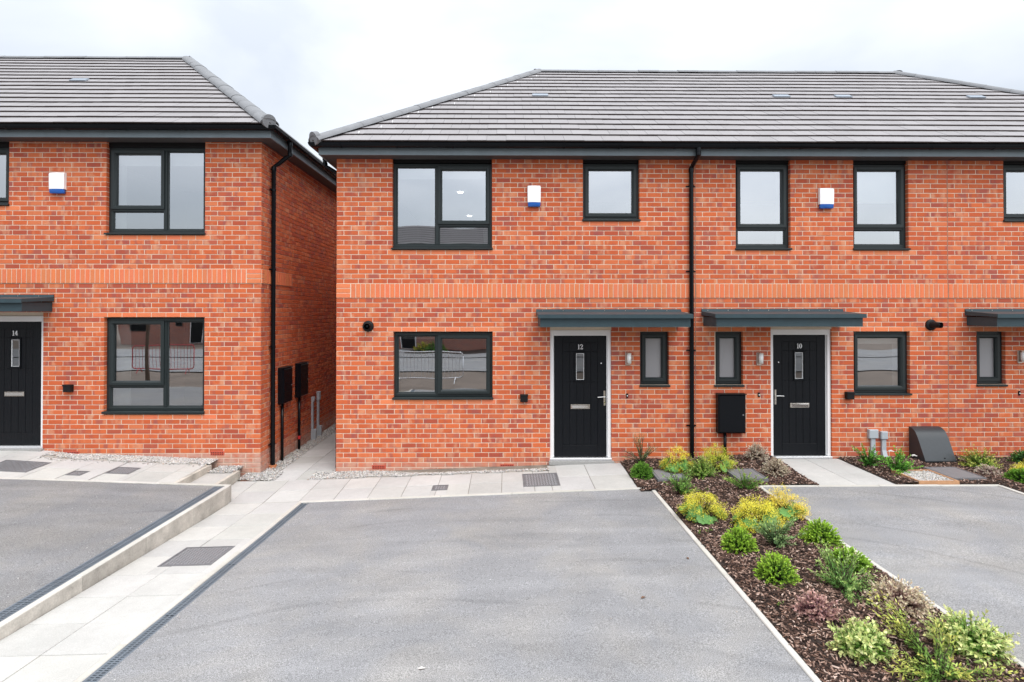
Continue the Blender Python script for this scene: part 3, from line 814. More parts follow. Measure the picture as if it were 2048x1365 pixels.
def front_door(parent, x0, x1, z0, z1, number, handle_side, y=WY):
    """white frame, black boarded leaf with a narrow light, letter plate, lever handle, number"""
    fw = .052
    b = MB(); yo = y + .025
    b.bevbox(x0, x0 + fw, yo, y + .13, z0 + .035, z1, .004, 'white_upvc'); b.bevbox(x1 - fw, x1, yo, y + .13, z0 + .035, z1, .004, 'white_upvc')
    b.bevbox(x0 + fw, x1 - fw, yo, y + .13, z1 - .085, z1, .004, 'white_upvc')
    b.box(x0 + fw, x0 + fw + .014, y + .06, y + .13, z0 + .04, z1 - .085, 'white_upvc'); b.box(x1 - fw - .014, x1 - fw, y + .06, y + .13, z0 + .04, z1 - .085, 'white_upvc')
    fr = b.build('door_frame', parent)
    b = MB(); b.bevbox(x0 - .005, x1 + .005, y - .01, y + .14, z0 - .001, z0 + .034, .004, 'alu'); b.build('threshold', parent)
    L, Rr, B, T = x0 + fw + .016, x1 - fw - .016, z0 + .045, z1 - .088
    W, H = Rr - L, T - B; yl = y + .055
    fx = lambda t: L + W * t
    fz = lambda t: T - H * t
    gx0, gx1, gz0, gz1 = fx(.385), fx(.612), fz(.382), fz(.130)     # glazed light with its moulding
    px0, px1, pz0, pz1 = fx(.165), fx(.835), fz(.905), fz(.055)
    b = MB()
    b.box(L, Rr, yl + .008, yl + .045, B, gz0, 'door_black'); b.box(L, gx0, yl + .008, yl + .045, gz0, gz1, 'door_black'); b.box(gx1, Rr, yl + .008, yl + .045, gz0, gz1, 'door_black'); b.box(L, Rr, yl + .008, yl + .045, gz1, T, 'door_black')
    # stiles and rails stand proud of the boarded field
    for r in ((L, px0, B, T), (px1, Rr, B, T), (px0, px1, B, pz0), (px0, px1, pz1, T)):
        b.bevbox(r[0], r[1], yl, yl + .0075, r[2], r[3], .003, 'door_black')
    leaf = b.build('door', parent)
    n = 5; pw = (px1 - px0) / n
    for i in range(n):
        a, c = px0 + pw * i + .003, px0 + pw * (i + 1) - .003
        for (u0, u1, v0, v1) in ((a, c, pz0 + .004, gz0 - .001), (a, c, gz1 + .001, pz1 - .004), (a, min(c, gx0 - .001), gz0, gz1), (max(a, gx1 + .001), c, gz0, gz1)):
            if u1 - u0 < .01 or v1 - v0 < .01: continue
            b = MB(); b.bevbox(u0, u1, yl + .002, yl + .0079, v0, v1, .0028, 'door_black'); b.build('board', leaf)
    b = MB(); b.ring(gx0, gx1, gz0, gz1, .030, yl - .014, yl + .04, .018, 'door_black'); b.build('light_moulding', leaf)
    b = MB(); b.ring(gx0 + .030, gx1 - .030, gz0 + .030, gz1 - .030, .008, yl + .006, yl + .03, .002, 'white_metal'); b.build('light_trim', leaf)
    b = MB(); b.add([(gx0 + .03, yl + .02, gz0 + .03), (gx1 - .03, yl + .02, gz0 + .03), (gx1 - .03, yl + .02, gz1 - .03), (gx0 + .03, yl + .02, gz1 - .03)], [(0, 1, 2, 3)], 'door_glass'); b.build('pane', leaf)
    # letter plate
    lx = (L + Rr) / 2; lz = fz(.587)
    b = MB(); b.bevbox(lx - .150, lx + .150, yl - .014, yl + .003, lz - .036, lz + .036, .005, 'steel'); b.bevbox(lx - .132, lx + .132, yl - .019, yl - .012, lz - .024, lz + .024, .003, 'chrome'); b.build('letter_plate', leaf)
    s = 1 if handle_side == 'r' else -1
    hx = (Rr - .030) if s > 0 else (L + .030)
    hz = fz(.505)
    b = MB(); b.bevbox(hx - .014, hx + .014, yl - .010, yl + .002, hz - .140, hz + .095, .004, 'steel')
    b.tube([(hx, yl, hz), (hx, yl - .045, hz)], .009, 'chrome', 10); b.tube([(hx + s * .006, yl - .045, hz), (hx - s * .045, yl - .048, hz + .002), (hx - s * .115, yl - .046, hz - .002)], [.010, .009, .0075], 'chrome', 10)
    b.tube([(hx, yl - .012, hz - .085), (hx, yl - .020, hz - .085)], .011, 'chrome', 10); b.build('handle', leaf)
    b = MB(); b.tube([(hx - s * .052, yl - .006, fz(.228)), (hx - s * .052, yl + .002, fz(.228))], .009, 'white_metal', 10); b.build('lock_cylinder', leaf)
    b = MB(); h = .075; ws = {'1': .56, '0': .66, '2': .66, '4': .70}; tw = sum(ws[c] for c in number) * h; xx = (L + Rr) / 2 - tw / 2
    for c in number: xx += glyph(b, c, xx, fz(.112), h, yl - .004) * h
    if number: b.build('door_number', leaf)
    b = MB(); b.bevbox(x0 - .02, x1 + .03, y - .075, y + .03, z0 - .055, z0 - .002, .005, 'step_slab'); b.build('doorstep', parent)
    return leaf

def canopy(parent, x0, x1, zoff=0.0, left_over=0.0):
    """flat painted porch roof: upstand on the wall, sloping top with a lip, deep fascia"""
    yw, yf = WY - .005, WY - .60
    zt = 2.275 + zoff
    b = MB()
    prof = [(yw, zt + .035), (yf, zt - .005), (yf, zt - .062), (yf + .016, zt - .062), (yf + .016, zt - .05), (yw, zt - .03)]
    b.extrude(prof, 'x', x0, x1, 'canopy_paint'); c = b.build('canopy', parent)
    b = MB(); b.extrude([(yf + .045, zt - .051), (yf + .045, zt - .190), (yf + .063, zt - .190), (yf + .063, zt - .051)], 'x', x0 + .03, x1 - .03, 'canopy_paint')
    for xx in (x0 + .03, x1 - .048): b.box(xx, xx + .018, yf + .0635, yw, zt - .190, zt - .051, 'canopy_paint')
    b.build('canopy_fascia', c)
    b = MB(); b.box(x0 + .05, x1 - .05, yf + .064, yw, zt - .175, zt - .165, 'canopy_paint'); b.build('canopy_soffit', c)
    b = MB(); b.extrude([(yw + .001, zt + .015), (yw - .020, zt + .03), (yw - .013, zt + .066), (yw + .001, zt + .072)], 'x', x0, x1 - .10 * 0, 'canopy_paint'); 
    n = 7
    for i in range(n):
        xx = x0 + (x1 - x0) * (i + .3) / n; b.box(xx - .005, xx + .005, yw - .023, yw - .012, zt + .045, zt + .055, 'steel')
    b.build('flashing', c)
    return c

# ------------------------------------------------------------------ roofs
EAVE_Y = 8.45; HALF = 4.2; RUN = 3.55; RISE = 2.82; NC = 17
def clip(poly, a, b_, c):
    """keep a*u+b*v<=c"""
    out = []
    for i in range(len(poly)):
        p, q = poly[i], poly[(i + 1) % len(poly)]
        fp = a * p[0] + b_ * p[1] - c; fq = a * q[0] + b_ * q[1] - c
        if fp <= 0: out.append(p)
        if (fp < 0 < fq) or (fq < 0 < fp):
            t = fp / (fp - fq); out.append((p[0] + (q[0] - p[0]) * t, p[1] + (q[1] - p[1]) * t))
    return out
TMESH = {}
def tile_mesh_poly(b, poly, v0, g, head=.006, tail=.031, tint=(1, 1, 1)):
    """tile from a convex plan polygon in slope coords; tail (v0) thick, head thin. local z = roof normal"""
    n = len(poly)
    h = lambda v: tail + (head - tail) * min(1, max(0, (v - v0) / g))
    top = [(p[0], p[1], h(p[1])) for p in poly]; bot = [(p[0], p[1], 0 if p[1] > v0 + .01 else .012) for p in poly]
    b.add(top, [tuple(range(n))], 'tile_top', tint=tint)
    fs = []; fe = []
    for i in range(n):
        j = (i + 1) % n
        q = (i, n + i, n + j, j)
        if abs(poly[i][1] - v0) < .002 and abs(poly[j][1] - v0) < .002: fe.append(q)
        else: fs.append(q)
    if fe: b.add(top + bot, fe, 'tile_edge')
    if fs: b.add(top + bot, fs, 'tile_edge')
def tiled_slope(parts_by_x, origin, uvec, vvec, umin, umax, left=None, right=None, vmax=1.0, n_courses=NC, stuff_only=None, limit=300):
    """parts_by_x: list of (x_lo, x_hi, roof_object). left/right: hip lines as run per unit v"""
    o = Vector(origin); U = Vector(uvec).normalized(); Vv = Vector(vvec).normalized(); Nn = U.cross(Vv).normalized()
    if Nn.z < 0: Nn = -Nn
    M = Matrix((U, Vv, Nn)).transposed().to_4x4(); M.translation = o
    g = vmax / n_courses; tw = .292
    jobs = {id(p[2]): [p[2], [], MB()] for p in parts_by_x}
    wav = lambda u: .004 * math.sin(u * 1.1 + 1) + .003 * math.sin(u * 2.7)
    for k in range(n_courses):
        v0 = g * k - (.02 if k == 0 else 0); v1 = g * (k + 1) + .02
        sh = (.5 if k % 2 else 0) * tw
        i0 = math.floor((umin - sh) / tw) - 1
        u = i0 * tw + sh
        while u < umax + tw:
            P = [(u + .0015, v0), (u + tw - .0015, v0), (u + tw - .0015, min(v1, vmax)), (u + .0015, min(v1, vmax))]
            if left is not None: P = clip(P, -1, left, -umin + .02)
            else: P = clip(P, -1, 0, -umin)
            if len(P) > 2:
                if right is not None: P = clip(P, 1, right, umax + .02)
                else: P = clip(P, 1, 0, umax)
            if len(P) > 2:
                ar = abs(sum(P[i][0] * P[(i + 1) % len(P)][1] - P[(i + 1) % len(P)][0] * P[i][1] for i in range(len(P)))) / 2
                if ar > .004:
                    c = M @ Vector((sum(p[0] for p in P) / len(P), sum(p[1] for p in P) / len(P), 0))
                    for (xa, xb, ro) in parts_by_x:
                        if xa <= c.x < xb:
                            jobs[id(ro)][1].append((c, P, v0, v1 - v0, u, k, len(P) == 4 and abs(ar - (tw - .003) * (min(v1, vmax) - v0)) < 1e-4))
                            break
            u += tw
    for ro, L, st in jobs.values():
        L.sort(key=lambda q: (not q[6], (q[0] - Vector((0, 0, CAMZ))).length))
        cnt = 0
        for (c, P, v0, gg, u, k, full) in L:
            t = rnd.choice((.96, .985, 1.0, 1.03)); dz = wav(u) * .35 + rnd.uniform(-.0012, .0012) 
            dv = wav(u + k * .3) * .6 + rnd.uniform(-.0015, .0015)
            if full and cnt < limit and not stuff_only:
                key = (round(gg, 4), round(P[2][1] - P[0][1], 4), t)
                if key not in TMESH:
                    m = MB(); tile_mesh_poly(m, [(0.0, 0.0), (tw - .003, 0.0), (tw - .003, P[2][1] - P[0][1]), (0.0, P[2][1] - P[0][1])], 0.0, gg, tint=(t, t, t)); TMESH[key] = m.mesh('roof_tile')
                mm = M @ Matrix.Translation((u + .0015, v0 + dv, dz))
                ob = link('roof_tile', TMESH[key], ro, mtx=mm); cnt += 1
            else:
                m = MB(); tile_mesh_poly(m, [(p[0], p[1] + dv) for p in P], v0 + dv, gg, tint=(t, t, t))
                o0 = len(st.v)
                for p, at in zip(m.v, m.at['tint']):
                    q = M @ Vector((p[0], p[1], p[2] + dz)); st.v.append(tuple(q)); st.at.setdefault('tint', []).append(at)
                for f, fm in zip(m.f, m.fm):
                    st.f.append(tuple(o0 + a for a in f)); st.fm.append(st.mi(m.mats[fm]))
        if st.v: st.build('tiling', ro, kind='stuff')

def capping(parent, p0, p1, n, r=.125, name='ridge_tile'):
    """half-round capping tiles from p0 (low end) to p1, each lapping the one below"""
    p0 = Vector(p0); p1 = Vector(p1); d = (p1 - p0); L = d.length / n; d.normalize()
    side = d.cross(Vector((0, 0, 1))).normalized(); up = side.cross(d).normalized()
    M = Matrix((side, d, up)).transposed().to_4x4()
    b = MB(); seg = 10
    def ringp(y, rr, dz=0):
        return [(math.cos(math.pi * k / seg) * rr * 1.12, y, math.sin(math.pi * k / seg) * rr * .72 + dz - .05) for k in range(seg + 1)]
    v = ringp(0, r * 1.005) + ringp(.025, r * 1.005) + ringp(.026, r * .99) + ringp(L + .02, r * .985) + ringp(0, r * .9) 
    s = seg + 1; f = []
    for a in range(3):
        for k in range(seg): f.append((a * s + k, a * s + k + 1, (a + 1) * s + k + 1, (a + 1) * s + k))
    for k in range(seg): f.append((k, k + 1, 4 * s + k + 1, 4 * s + k))
    b.add(v, f, 'tile_cap'); me = b.mesh(name)
    me.polygons.foreach_set('use_smooth', [True] * len(me.polygons))
    for i in range(n):
        q = p0 + d * (L * i)
        mm = Matrix.Translation(q + up * rnd.uniform(-.004, .004)) @ M @ Matrix.Rotation(R(rnd.uniform(-.7, .7)), 4, 'Z')
        link(name, me, parent, mtx=mm)
    return me
def gutter(parent, pts, r=.058):
    """half-round gutter as an open channel swept along pts (horizontal)"""
    b = MB(); seg = 10; prof = []
    for k in range(seg + 1):
        t = math.pi + math.pi * k / seg; prof.append((math.cos(t) * r, math.sin(t) * r))
    prof = [(-r - .004, .010)] + prof + [(r + .004, .010)] + [(math.cos(math.pi + math.pi * k / seg) * (r - .006), math.sin(math.pi + math.pi * k / seg) * (r - .006)) for k in range(seg, -1, -1)]
    V = []; 
    P = [Vector(p) for p in pts]
    for i, p in enumerate(P):
        if i == 0: d0 = d1 = (P[1] - P[0]).normalized()
        elif i == len(P) - 1: d0 = d1 = (P[-1] - P[-2]).normalized()
        else: d0 = (P[i] - P[i - 1]).normalized(); d1 = (P[i + 1] - P[i]).normalized()
        n0 = Vector((d0.y, -d0.x, 0)); n1 = Vector((d1.y, -d1.x, 0)); n = (n0 + n1); n = n / (n.length ** 2 / 2) if n.length > 0 else n0
        for q in prof: V.append(p + n * q[0] + Vector((0, 0, q[1])))
    m = len(prof); F = []
    for i in range(len(P) - 1):
        for k in range(m): F.append((i * m + k, i * m + (k + 1) % m, (i + 1) * m + (k + 1) % m, (i + 1) * m + k))
    F.append(tuple(range(m))); F.append(tuple((len(P) - 1) * m + k for k in range(m))[::-1])
    b.add(V, F, 'black_plastic'); g = b.build('gutter', parent)
    smooth_by_angle(g, 40)
    # brackets / unions
    for i in range(len(P) - 1):
        d = P[i + 1] - P[i]; n = max(1, int(d.length / .82)); dn = d.normalized(); nn = Vector((dn.y, -dn.x, 0))
        for k in range(n):
            c = P[i] + d * ((k + .5) / n); b = MB(); vs = []; fs = []
            for s_ in (-.014, .014):
                for q in range(9):
                    t = math.pi + math.pi * q / 8; vs.append(c + dn * s_ + nn * math.cos(t) * (r + .004) + Vector((0, 0, math.sin(t) * (r + .004))))
            for q in range(8): fs.append((q, q + 1, 10 + q, 9 + q))
            b.add(vs, fs, 'black_plastic'); b.build('gutter_bracket', g)
    return g

def downpipe(parent, top, wallx, wally, zbot, axis, brackets, r=.034, outz=4.80, elbow=(4.66, 4.56), boss=True):
    """swan-neck then straight drop. top = (x,y,z) of outlet; runs to (wallx,wally)"""
    b = MB()
    x0, y0, z0 = top
    b.tube([(x0, y0, z0), (x0, y0, elbow[0] + .02), ((x0 * 3 + wallx) / 4, (y0 * 3 + wally) / 4, elbow[0] - .015), ((x0 + wallx * 3) / 4, (y0 + wally * 3) / 4, elbow[1] + .02), (wallx, wally, elbow[1] - .02), (wallx, wally, zbot)], r, 'black_plastic', 14)
    b.tube([(x0, y0, z0), (x0, y0, z0 - .06)], r + .007, 'black_plastic', 14); b.tube([(x0, y0, elbow[0] + .06), (x0, y0, elbow[0] + .01)], r + .006, 'black_plastic', 14)
    b.tube([(wallx, wally, elbow[1] - .02), (wallx, wally, elbow[1] - .08)], r + .006, 'black_plastic', 14)
    p = b.build('downpipe', parent); smooth_by_angle(p, 40)
    for z in brackets:
        b = MB(); b.tube([(wallx, wally, z), (wallx, wally, z - .03)], r + .006, 'black_plastic', 14)
        if axis == 'y':
            b.box(wallx - .075, wallx + .075, WY - .012, WY - .006, z - .025, z - .005, 'black_plastic')
        else:
            b.box(wallx - .04, wallx, wally - .075, wally + .075, z - .025, z - .005, 'black_plastic')
        b.build('pipe_bracket', p)
    return p

# ================================================================== HOUSES
ZB = 2.52            # underside of the soldier band, right-hand row
HZ = .225            # left house sits three courses higher
XL, XA, XB, XR = -2.633, 2.961, 6.94, 12.1
def house(label): return thing('brick_house', label, 'house', (0, 0, 0), 'red brick houses with black doors')
h12 = house('two storey red brick house with black front door numbered 12')
h10 = house('red brick mid-row house with black front door numbered 10')
h8 = house('red brick house cut off by the right photo edge, past door 10')
h14 = house('red brick house standing higher across the passage, door numbered 14')

GH = 1.995           # ground floor window head
# ---- openings
o12 = {'gw': (-1.75, -.21, .945, GH), 'uw': (-1.77, -.22, 3.27, 4.73), 'uw2': (1.20, 2.085, 3.72, 4.73), 'sw': (2.09, 2.542, 1.17, GH), 'door': (.684, 1.641, -.01, 2.02)}
o10 = {'sw': (3.257, 3.702, 1.17, GH), 'door': (4.137, 5.095, .005, 2.03), 'gw': (5.444, 6.329, 1.02, GH), 'u1': (3.596, 4.457, 3.27, 4.73), 'u2': (5.45, 6.32, 3.27, 4.73)}
o8 = {'sw': (7.385, 7.84, 1.17, GH), 'door': (8.20, 9.16, .005, 2.03), 'uw': (7.83, 8.72, 3.72, 4.73), 'gw': (10.0, 11.5, .945, GH), 'u2': (10.0, 11.5, 3.27, 4.73)}
o14 = {'gw': (-6.21, -4.67, .72, GH + HZ), 'uw': (-6.19, -4.67, 3.27 + HZ, 4.73 + HZ), 'uw0': (-8.57, -7.685, 3.945, 4.73 + HZ), 'door': (-8.10, -7.142, .20, 2.245)}
def orows(o, keys, zref):
    r = []
    for k in keys:
        x0, x1, z0, z1 = o[k]
        r.append((x0 - .12, x1 + .12, round((z1 - zref) / .075)))
        r.append((x0 - .10, x1 + .12, math.floor((z0 - zref) / .075 + .01) - 1))
    return r
WT = 4.735
p12 = lambda x, z: (.85 if z < -.11 else .45 if z < -.03 else .22 if z < .05 else 0) if x < .7 else (.5 if z < .06 else 0)
w12 = front_wall(h12, XL, XA - .007, -.35, WT, ZB, list(o12.values()), orows(o12, ['gw', 'sw'], ZB) + orows({'a': o12['uw'], 'b': o12['uw2']}, ['a', 'b'], ZB), p12)
w10 = front_wall(h10, XA, XB - .007, -.30, WT, ZB, list(o10.values()), orows(o10, ['sw', 'gw', 'u1', 'u2'], ZB), lambda x, z: .5 if z < .05 else .15 if z < .12 else 0)
w8 = front_wall(h8, XB, XR, -.30, WT, ZB, list(o8.values()), orows(o8, ['sw', 'uw'], ZB), lambda x, z: .4 if z < .05 else 0)
X14L = -14.0
p14f = lambda x, z: (.95 if z < .02 else .8 if z < .125 else 0) if x > -6.0 + z else (.5 if z < .12 else 0)
w14 = front_wall(h14, X14L, -3.80, -.45, WT + HZ, ZB + HZ, list(o14.values()), orows(o14, ['gw', 'uw', 'uw0'], ZB + HZ), p14f, corner='right')
soldier_band(w12, XL, XA - .007, ZB, left_corner=True)
soldier_band(w10, XA, XB - .007, ZB)
soldier_band(w8, XB, XR, ZB)
soldier_band(w14, -8.9, -3.80, ZB + HZ, right_corner=True)
# movement joints
for hh, x in ((h10, XA - .0035), (h8, XB - .0035)):
    b = MB(); b.box(x - .007, x + .007, WY - .0035, WY + .02, -.3, WT, 'sealant'); b.build('movement_joint', hh)

# ---- side walls, rear, loft floor
def shell(parent, x0, x1, z0, z1, left=True, right=True):
    y0, y1 = WY + .30, WY + 7.7
    b = MB()
    if left: b.box(x0 + .004, x0 + .30, WY + .001, y1, z0, z1, 'mortar')
    if right: b.box(x1 - .30, x1 - .004, WY + .001, y1, z0, z1, 'mortar')
    b.box(x0 + .31, x1 - .31, y1 - .3, y1, z0, z1, 'far_brick')
    b.box(x0 + .31, x1 - .31, y0 + .001, y1 - .31, z1 - .02, z1, 'underlay')
    return b.build('side_wall', parent)
shell(h12, XL, XA, -.35, WT, True, True)
shell(h10, XA + .01, XB - .01, -.30, WT, True, True)
shell(h8, XB + .01, XR, -.30, WT, True, True)
sw14 = shell(h14, X14L, -3.80, -.45, WT + HZ, True, True)
# bricks of the passage wall of the left house (face looks to +X)
zr = ZB + HZ; st = MB()
P = layout(WY, WY + 7.7, zr, -.45, WT + HZ, [(WY, WY + 1.265, zr, zr + .225)], None, shift=WY - .1125)
P.sort(key=lambda q: (abs(q[2] - .215) > .002, q[0] + .15 * abs(q[1] - CAMZ)))
cnt = 0
for (u, z, w_, h_, k) in P:
    bc, br = rnd.choice(VARS); pl = .9 if z < -.02 else .6 if z < .10 and u < 9.6 else .35 if z < .12 else 0
    if pl: br = (br[0], br[1], pl)
    j = rnd.uniform(-.001, .001)
    if cnt < 300 and w_ > .2:
        o = link('brick', brick_mesh(w_, h_, bc, br), sw14); o.location = (-3.80 + j, u, z); o.rotation_euler = (0, 0, R(90)); cnt += 1
    else: brick_geo(st, w_, h_, off=(-3.80 + j, u, z), bc=bc, br=br, axis='x')
st.build('brickwork', sw14, kind='stuff')
# soldier return on that wall
b = MB(); b.box(-3.82, -3.7945, WY + .003, WY + 1.262, zr + .002, zr + .222, 'mortar'); b.build('band_mortar', sw14)
for i in range(18):
    bc = tuple(c * rnd.choice((.94, 1, 1.05)) for c in ORANGE)
    if i < 3:
        b = MB(); brick_geo(b, .094, .065, y0=-.018, y1=.01, bc=bc, br=(.3, .1, 0)); o = b.build('soldier_brick', sw14); o.location = (-3.80, WY + .052, zr + .0375 + .075 * i); o.rotation_euler = (0, 0, R(90))
    else:
        b = MB(); brick_geo(b, .065, .215, y0=-.018, y1=.01, bc=bc, br=(.3, .1, 0)); o = b.build('soldier_brick', sw14); o.location = (-3.80, WY + .143 + .0748 * (i - 3), zr + .1125); o.rotation_euler = (0, 0, R(90))
# passage wall of house 12 (faces -X) - same bond, one mesh
st = MB(); P = layout(WY, WY + 7.7, ZB, -.35, WT, [], None, shift=WY - .1125)
for (u, z, w_, h_, k) in P:
    bc, br = rnd.choice(VARS); m = MB(); brick_geo(m, w_, h_, bc=bc, br=br)
    st.add([(XL + p[1], u - p[0], z + p[2]) for p in m.v], m.f, 'brick', bc=bc, br=br)
st.build('brickwork', h12, kind='stuff')

# ---- windows
S1 = [(0, 1, 0, 1, 's')]
window(h12, *o12['gw'][:2], .982, GH - .012, [(0, .435, 0, 1, 'f'), (.435, 1, 0, 1, 's')], blind=1.88)
window(h12, *o12['uw'][:2], 3.31, 4.63, [(0, .445, 0, 1, 'f'), (.445, 1, .27, 1, 's'), (.445, 1, 0, .27, 'f')], blind=4.42)
window(h12, *o12['uw2'][:2], 3.757, 4.635, S1)
window(h12, *o12['sw'][:2], 1.172, GH - .005, S1, glass='obscure_glass')
window(h10, *o10['sw'][:2], 1.172, GH - .005, S1, glass='obscure_glass')
window(h10, *o10['gw'][:2], 1.035, GH - .005, S1, blind=1.80)
window(h10, *o10['u1'][:2], 3.31, 4.635, [(0, 1, .235, 1, 's'), (0, 1, 0, .235, 'f')])
window(h10, *o10['u2'][:2], 3.31, 4.635, [(0, 1, .235, 1, 's'), (0, 1, 0, .235, 'f')], blind=4.05)
window(h8, *o8['sw'][:2], 1.172, GH - .005, S1, glass='obscure_glass')
window(h8, *o8['uw'][:2], 3.757, 4.635, S1)
window(h8, *o8['gw'][:2], .982, GH - .012, [(0, .435, 0, 1, 'f'), (.435, 1, 0, 1, 's')])
window(h8, *o8['u2'][:2], 3.31, 4.63, [(0, .445, 0, 1, 'f'), (.445, 1, 0, 1, 's')])
window(h14, *o14['gw'][:2], .775, GH + HZ - .012, [(0, .585, .265, 1, 's'), (0, .585, 0, .265, 'f'), (.585, 1, 0, 1, 'f')], sill_h=.04)
window(h14, *o14['uw'][:2], 3.31 + HZ, 4.64 + HZ, [(0, .575, .27, 1, 's'), (0, .575, 0, .27, 'f'), (.575, 1, 0, 1, 'f')], blind=4.62)
window(h14, *o14['uw0'][:2], 3.982, 4.64 + HZ, S1)
def curtain(win_parent, xa, xb, za, zb, y=WY + .30, mname='blind'):
    b = MB(); n = 14; V = []
    for i in range(n + 1):
        x = xa + (xb - xa) * i / n; yy = y + (.014 if i % 2 else -.014)
        V += [(x, yy, za), (x, yy, zb)]
    b.add(V, [(2 * i, 2 * i + 2, 2 * i + 3, 2 * i + 1) for i in range(n)], mname); b.build('curtain', win_parent)
curtain(h14, -6.20, -5.93, .78, 2.15, WY + .22); curtain(h14, -6.18, -6.02, 3.54, 4.8, WY + .22); curtain(h10, 6.20, 6.32, 1.05, 1.95, WY + .22)
curtain(h10, 4.33, 4.45, 3.32, 4.6, WY + .22); curtain(h12, -.36, -.23, 3.32, 4.6, WY + .24)
# dark closers over the upper windows
for hh, oo, ks, dz in ((h12, o12, ('uw', 'uw2'), 0), (h10, o10, ('u1', 'u2'), 0), (h8, o8, ('uw', 'u2'), 0), (h14, o14, ('uw', 'uw0'), HZ)):
    for k in ks:
        b = MB(); b.box(oo[k][0], oo[k][1], WY + .05, WY + .2, 4.636 + dz + .006, 4.733 + dz, 'black_matt'); b.build('head_closer', hh)
for hh, r in ((h12, (-2.33, .60, .0, 2.37)), (h12, (.62, 2.65, .0, 2.37)), (h12, (.9, 2.65, 2.70, 4.71)), (h10, (5.30, 6.62, .02, 2.37)), (h10, (3.28, 5.28, .02, 2.37)), (h10, (3.28, 6.62, 2.70, 4.71)),
              (h8, (7.26, 11.78, .02, 2.37)), (h8, (7.26, 11.78, 2.70, 4.71)), (h14, (-7.0, -4.12, .2, 2.6)), (h14, (-13.6, -7.02, .2, 2.6)), (h14, (-7.0, -4.12, 2.92, 4.93)), (h14, (-13.6, -7.02, 2.92, 4.93))):
    room(hh, *r)
room(h12, -2.33, .88, 2.70, 4.71, y1=WY + 6.5)
for (y_) in (11.35, 14.2):
    b = MB(); b.tube([(-.92, y_, 4.705), (-.92, y_, 4.69)], .055, 'lamp_on', 14); b.build('ceiling_light', h12)
# ---- doors and canopies
front_door(h12, .684, 1.641, -.005, 2.018, '12', 'r')
front_door(h10, 4.137, 5.095, .010, 2.030, '10', 'l')
front_door(h8, 8.20, 9.16, .010, 2.030, '', 'l')
front_door(h14, -8.10, -7.142, .20, 2.240, '14', 'l')
canopy(h12, .467, 2.73); canopy(h10, 3.05, 5.27, .005); canopy(h8, 7.20, 9.45, .005); canopy(h14, -9.2, -6.975, HZ)

# ---- air bricks
for hh, cs in ((h12, ((-1.97, -.10), (.015, -.09))), (h14, ((-6.675, .125), (-4.46, .12))), (h10, ((5.30, -.045),))):
    for (x, z) in cs:
        b = MB(); b.bevbox(x - .1075, x + .1075, WY - .008, WY + .03, z - .0325, z + .0325, .003, 'air_brick')
        for i in range(7):
            for j in range(2): b.box(x - .09 + i * .027, x - .09 + i * .027 + .012, WY - .0085, WY - .0078, z - .022 + j * .026, z - .006 + j * .026, 'black_matt', skip='k')
        b.build('air_brick', hh)

